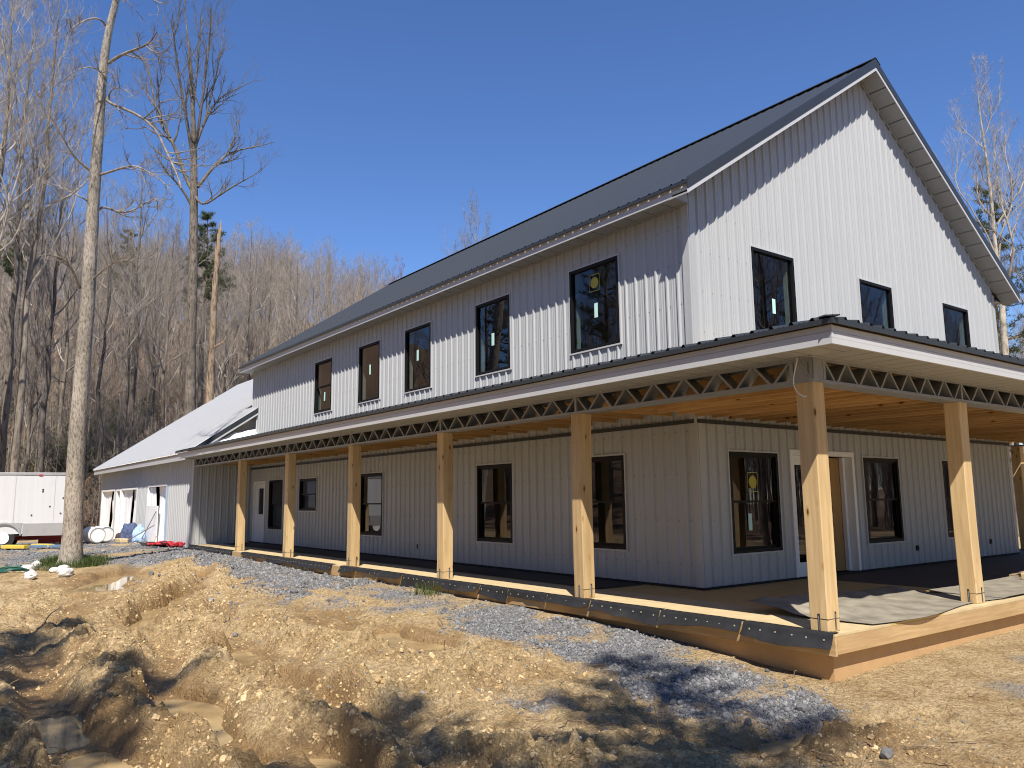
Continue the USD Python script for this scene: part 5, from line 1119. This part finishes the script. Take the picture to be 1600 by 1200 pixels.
# broken snag
D2 = 43.0; org2 = ground_at(330, D2)
sp = np.array([at(a, b, D2) for a, b in [(327, 660), (328, 610), (331, 560), (333, 510), (336, 450), (340, 400), (342, 360), (343, 352)]]) - org2; sp[0] = [0, 0, -.3]
s = np.linspace(0, 1, 60); sq = CubicSpline(np.linspace(0, 1, 8), sp)(s); sr = np.interp(s, [0, .3, .6, .75, .8, .86, 1], [.2, .17, .14, .15, .09, .04, .006])
v, f = tubes(sq[None], sr[None], 18); v = v.reshape(60, 18, 3); a = np.arange(18) / 18 * 6.28; cy3 = np.stack([np.cos(a)[None] * 2 + 0 * s[:, None], np.sin(a)[None] * 2 + 0 * s[:, None], s[:, None] * 22 + 0 * a[None]], -1); v = sq[:, None] + (v - sq[:, None]) * (1 + .7 * (fbm(cy3, 3, 8) - .5))[..., None]
sn = thing('dead_snag', 'broken dead tree trunk with orange rotten wood and a splintered top', 'tree', org2); MB().add(v.reshape(-1, 3), f).build('trunk', M['snag'], sn, smooth=True)
mb = MB(); b0_ = sq[47]; mb.tube([b0_, b0_ + [.1, .05, .5], b0_ + [.12, .06, 1.1]], [.1, .07, .01], 6); b1_ = sq[20]; mb.tube([b1_, b1_ + [.6, .4, .3], b1_ + [.9, .6, .9]], [.06, .04, .01], 6); mb.build('splinter', M['snag'], sn)

# evergreens
def tall_enough(px_, row, d_):
    p = at(px_, row, d_); return p[2] - gz1(p[0], p[1])
def pine_mesh(seed, H, r0, first=.3, whorls=22, L0=.3, tufts=9, drop=.1):
    q = np.random.RandomState(seed); n = 12; t = np.linspace(0, 1, n); w = np.cumsum(q.normal(0, .004 * H, (n, 2)), 0); P = np.column_stack([w, H * t]); P[0, :2] = 0; R = r0 * (1 - t) + .015
    tv, tf_ = tubes(P[None], R[None], 10); bs, nv, nf, k = [], [], [], 0
    for i in range(whorls):
        tt_ = first + (1 - first) * (i + q.rand() * .5) / whorls; c = np.array([np.interp(tt_, t, P[:, 0]), np.interp(tt_, t, P[:, 1]), H * tt_])
        for j in range(q.randint(3, 6)):
            az = q.uniform(0, 6.28); ln = H * L0 * (1.05 - tt_) ** .8 * q.uniform(.5, 1.1); pts = [c]; d = np.array([math.cos(az), math.sin(az), .25 - drop * 2 * (1 - tt_)])
            for m in range(6): d = d + q.normal(0, .1, 3) + [0, 0, .03]; d /= np.linalg.norm(d); pts.append(pts[-1] + d * ln / 6)
            pts = np.array(pts); bs.append((pts, np.linspace(.02 + .01 * ln, .006, 7)))
            for m in range(int(tufts * (.5 + ln / 2))):
                s_ = q.uniform(.35, 1) * 6; a = min(int(s_), 5); p = pts[a] + (pts[a + 1] - pts[a]) * (s_ - a) + q.normal(0, .09 * ln ** .5, 3) * [1, 1, .5]
                for z in range(7):
                    dd = q.normal(0, 1, 3) + [0, 0, .4]; dd /= np.linalg.norm(dd); l2 = q.uniform(.14, .3); sd = np.cross(dd, q.normal(0, 1, 3)); sd /= np.linalg.norm(sd); sd *= .016; nv += [p - sd, p + sd, p + dd * l2]; nf.append([k, k + 1, k + 2]); k += 3
    bv, bf = tubes(np.array([a for a, b in bs]), np.array([b for a, b in bs]), 4)
    return (tv, tf_), (bv, bf), (np.array(nv), np.array(nf))
def pine(seed, label, loc, rotz=0, group=None, **kw):
    a, b, c = pine_mesh(seed, **kw); t = thing('pine_tree', label, 'tree', loc, rotz, group); MB().add(*a).build('trunk', M['bark'], t, smooth=True); MB().add(*b).build('branches', M['bark'], t, smooth=True); MB().add(*c).build('needles', M['needle'], t); return t
PA = tall_enough(312, 322, 56); PB = tall_enough(1555, 272, 40)
pineA = pine(5, 'dark green pine crown showing behind the vase shaped tree', ground_at(312, 56), H=PA, r0=.25, first=.62, whorls=17, L0=.30, tufts=34)
pineB = pine(6, 'green pine behind the right end of the roof, below the pale bare tree', ground_at(1560, 40) , H=PB, r0=.25, first=.3, whorls=22, L0=.29, tufts=19)
# further pines
dup(pineA, ground_at(190, 66), 120, 'thin pine crown far back on the slope, right of the tall tree trunk', 'tree', scale=(.85, .85, .85))
dup(pineA, ground_at(20, 60), 200, 'thin pine crown far back on the slope at the left edge', 'tree', scale=(.9, .9, .95))

# special bare trees
whiteT = bare_tree(12, 'pale bare tree rising above the right end of the roof', ground_at(1574, 33), 40, tall_enough(1545, 110, 33), .19, M['bark_white'], M['twig_white'], name='pale_bare_tree', crown=.48, prim=16, spread=.55, up=1.0, sub=(9, 6, 3), lens=.30, sweep=.02)
dup(whiteT, ground_at(1640, 38), 150, 'slimmer pale tree at the right edge of the view', 'tree', scale=(.8, .8, .85))
k_ = tall_enough(745, 325, 62) / tall_enough(1545, 110, 33); dup(whiteT, ground_at(745, 62), 250, 'pale bare tree top peeking over the middle of the roof', 'tree', scale=(k_, k_, k_))

kinds = []
spec = [(101, 19.0, .145, dict(crown=.38, prim=20, up=.8, spread=.75)), (102, 17.0, .12, dict(crown=.3, prim=24, up=.6, spread=.9)), (103, 21.0, .165, dict(crown=.42, prim=20, up=.9, spread=.7)),
        (104, 14.0, .09, dict(crown=.25, prim=22, up=.9, spread=.65)), (105, 18.0, .125, dict(crown=.35, prim=22, up=.5, spread=1.0, sweep=.09)), (106, 15.0, .10, dict(crown=.28, prim=24, up=.85, spread=.8))]
FL = 'bare grey hardwood tree among the many standing on the wooded hillside'; FG = 'bare trees on the hillside'
q = np.random.RandomState(21)
hand = [(-70, 36, 0, 1.3), (-28, 34, 2, 1.2), (7, 40, 2, 1.22), (27, 37, 0, 1.3), (47, 45, 5, 1.2), (70, 44, 2, 1.1), (92, 52, 1, 1.15), (158, 46, 4, 1.05), (193, 52, 1, 1.0), (214, 50, 0, 1.0), (240, 55, 5, 1.1), (262, 50, 1, .95), (352, 54, 4, .9), (384, 58, 1, .9), (412, 60, 5, .95), (446, 62, 0, .8), (480, 66, 4, .8), (530, 70, 5, .85)]
protos, near_pos = [None] * 6, []
def put(kind, loc, rz, sc, label=FL, group=FG):
    if protos[kind] is None:
        s_, H, r0, kw = spec[kind]; t = bare_tree(s_, label, loc, rz, H, r0, M['bark'], M['twig'], group, sub=(8, 6, 3), **kw); UsdGeom.Xformable(t).AddScaleOp().Set(Gf.Vec3f(sc, sc, sc)); protos[kind] = t
    else: dup(protos[kind], loc, rz, label, 'tree', group, scale=(sc, sc, sc * (1 + .1 * math.sin(rz))))
for px_, d_, k_, sc in hand:
    p = ground_at(px_, d_); p[2] -= .15; put(k_, p, q.uniform(0, 360), sc); near_pos.append(p[:2])
cand = []
for i in range(6000):
    d_ = q.uniform(47, 80); px_ = q.uniform(-250, 1900); p = at(px_, 600, d_)
    if -38 < p[0] < 5 and p[1] < 16: continue
    cand.append((d_, p[0], p[1]))
chosen = list(near_pos)
cnt = 0
for d_, x, y in sorted(cand, key=lambda c: c[0] + 12 * ((c[1] * 7.3 + c[2] * 3.1) % 1)):
    if cnt >= 100: break
    if min((x - a) ** 2 + (y - b) ** 2 for a, b in chosen) < 3.4 ** 2: continue
    chosen.append((x, y)); cnt += 1
    put(int(q.randint(6)), (x, y, gz1(x, y) - .15), q.uniform(0, 360), q.uniform(.45, .78))
# the wood beyond, as one mass
far_m = []
for s_, H, r0, kw in spec[:5]:
    kw = dict(kw); kw['prim'] = 16; brf = grow(s_ + 50, H, r0, sub=(6, 5, 2), **kw); (a, fa), (b, fb_) = tree_meshes(brf, (6, 4, 3, 3, 3)); f_ = np.vstack([fa, fb_ + len(a)]); far_m.append((np.vstack([a, b]), np.vstack([f_[:, [0, 1, 2]], f_[:, [0, 2, 3]]])))
pos = []
for i in range(5200):
    d_ = 60 + 90 * q.rand() ** .8; px_ = q.uniform(-350, 2000); p = at(px_, 600, d_)
    if -40 < p[0] < 6 and p[1] < 20: continue
    pos.append((p[0], p[1]))
pos = pos[:1050] + [p_ for p_ in pos[1050:] if (p_[0] - CAM[0]) * _r[0] + (p_[1] - CAM[1]) * _r[1] < -.12 * ((p_[0] - CAM[0]) * _f[0] + (p_[1] - CAM[1]) * _f[1])][:560]
while len(pos) < 2000:
    a_ = q.uniform(0, 6.28); r_ = q.uniform(30, 70); x, y = 3 + r_ * math.cos(a_), -8 + r_ * math.sin(a_)
    if (y < -27 and x < 25) or (x > 27 and y > -30 and y < 60): pos.append((x, y))
for i in range(560):
    t_ = 34 + 190 * q.rand() ** 1.5; pos.append((9 + (t_ - 20) * q.uniform(.1, .95), t_))
pos = np.array(pos); pz = ground_z(pos[:, 0], pos[:, 1], False) - .3
scatter('far_woods', far_m, M['twig_far'], np.column_stack([pos, pz]), q.uniform(.5, .8, len(pos)), 'distant bare winter wood covering the hillside up to the skyline', 'woodland', 31)
# reddish budding maples far off over the roof
rt = bare_tree(201, 'reddish budding tree on the far slope, just above the roof line', ground_at(622, 70), 10, tall_enough(622, 414, 70), .12, M['twig_red'], M['twig_red'], name='budding_tree', crown=.25, prim=22, up=.8, sub=(8, 6, 3))
dup(rt, ground_at(655, 74), 100, 'second reddish budding tree, further right above the roof line', 'tree', scale=(.9, .9, .8))
# understorey
bm = []
for s_ in (301, 302, 303):
    b_ = grow(s_, 4.2, .03, crown=.08, prim=14, up=.5, spread=.9, sub=(5, 3, 1), lens=.4); (a, fa), (b, fb_) = tree_meshes(b_, (5, 3, 3, 3, 3)); f_ = np.vstack([fa, fb_ + len(a)]); bm.append((np.vstack([a, b]), np.vstack([f_[:, [0, 1, 2]], f_[:, [0, 2, 3]]])))
bp = []
for i in range(2600):
    d_ = q.uniform(43, 80); px_ = q.uniform(-150, 700); p = at(px_, 600, d_)
    if -37.5 < p[0] < 5 and p[1] < 14: continue
    bp.append((p[0], p[1]))
bp = np.array(bp)[:1250]
scatter('brush', bm, M['twig_far'], np.column_stack([bp, ground_z(bp[:, 0], bp[:, 1], False) - .1]), q.uniform(.5, 1.3, len(bp)), 'bare brush and saplings on the slope behind the wing', 'brush', 41)
def shrub(seed, n=1500):
    q_ = np.random.RandomState(seed); c = q_.normal(0, 1, (40, 3)) * [.7, .7, .35] + [0, 0, .7]; v, f = [], []
    for i in range(n):
        p = c[q_.randint(40)] + q_.normal(0, .2, 3); p[2] = abs(p[2]); d = q_.normal(0, 1, 3); d /= np.linalg.norm(d); s_ = np.cross(d, q_.normal(0, 1, 3)); s_ /= np.linalg.norm(s_); l_ = q_.uniform(.06, .13); k = len(v); v += [p, p + d * l_ * .5 + s_ * l_ * .25, p + d * l_, p + d * l_ * .5 - s_ * l_ * .25]; f += [[k, k + 1, k + 2], [k, k + 2, k + 3]]
    return np.array(v), np.array(f)
sp_ = []
for i in range(400):
    px_ = q.normal(95, 60) if i % 2 else q.normal(230, 50); d_ = q.uniform(46, 60); p = at(px_, 600, d_); sp_.append((p[0], p[1]))
sp_ = np.array(sp_)[:70]
scatter('laurel_thicket', [shrub(1), shrub(2)], M['laurel'], np.column_stack([sp_, ground_z(sp_[:, 0], sp_[:, 1], False)]), q.uniform(.6, 1.4, len(sp_)), 'evergreen laurel scrub along the foot of the wooded slope', 'scrub', 43)

# trees round the photographer: they shade the mud and stand in the windows' reflections
BG = 'bare trees at the edge of the yard behind the viewpoint'
for i, (x, y, k_, sc) in enumerate([(8.2, -15.0, 4, .8), (11.6, -12.6, 1, .8), (5.2, -14.2, 5, .75), (15, -17, 2, .9), (17, -24, 2, 1), (4, -26, 0, 1), (-6, -27, 2, 1), (-14, -24, 1, 1), (-22, -22, 0, 1), (-30, -20, 2, .95), (-2, -32, 4, 1), (-18, -30, 5, 1.1), (-36, -17, 4, 1), (-9, -36, 0, 1.1), (10, -30, 5, 1.1), (22, -12, 0, .9), (24, 2, 2, .95), (20, 12, 1, 1), (26, 20, 0, 1), (21, 27, 4, 1), (29, 9, 5, 1.1), (18, 34, 2, 1), (30, 30, 1, 1.1), (-26, -27, 3, 1.3), (-40, -24, 2, 1), (33, -4, 3, 1.2), (23, 7, 3, 1.1), (25, 14, 5, 1.1), (-2, -24, 3, 1.2), (-10, -22.5, 5, 1.1), (-17, -21, 4, .9), (11, 17, 4, .9), (13.5, 21, 1, 1), (16.5, 24.5, 2, 1), (15, 18.5, 5, 1.1), (19, 21, 0, .95), (12.5, 25, 3, 1.3), (17, 30, 4, 1.1), (22, 27.5, 1, 1.1)]):
    put(k_, (x, y, gz1(x, y) - .1), 37.0 * i, sc, 'bare tree standing behind the viewpoint at the edge of the clearing', BG)
kp = 15.5 / PB
for i, (x, y, k_) in enumerate([(10.3, -9.3, .95), (10.9, -12.6, 1.0), (7.4, -13.4, .95), (3.6, -13.4, .9), (14.2, -11.4, 1.1), (5.7, -14.9, 1.05), (-12, -27, 1.1), (-33, -21, 1.1), (27, 16, 1.1), (2, -29, 1.2), (-20, -24, 1.1), (24, 4, 1.0), (-27, -24, 1.2), (17.5, 31, 1.0), (20, 17, 1.0)]):
    dup(pineB, (x, y, gz1(x, y) - .1), 50 * i, 'green pine standing behind the viewpoint at the edge of the clearing', 'tree', 'pines behind the viewpoint', scale=(kp * k_, kp * k_, kp * k_))
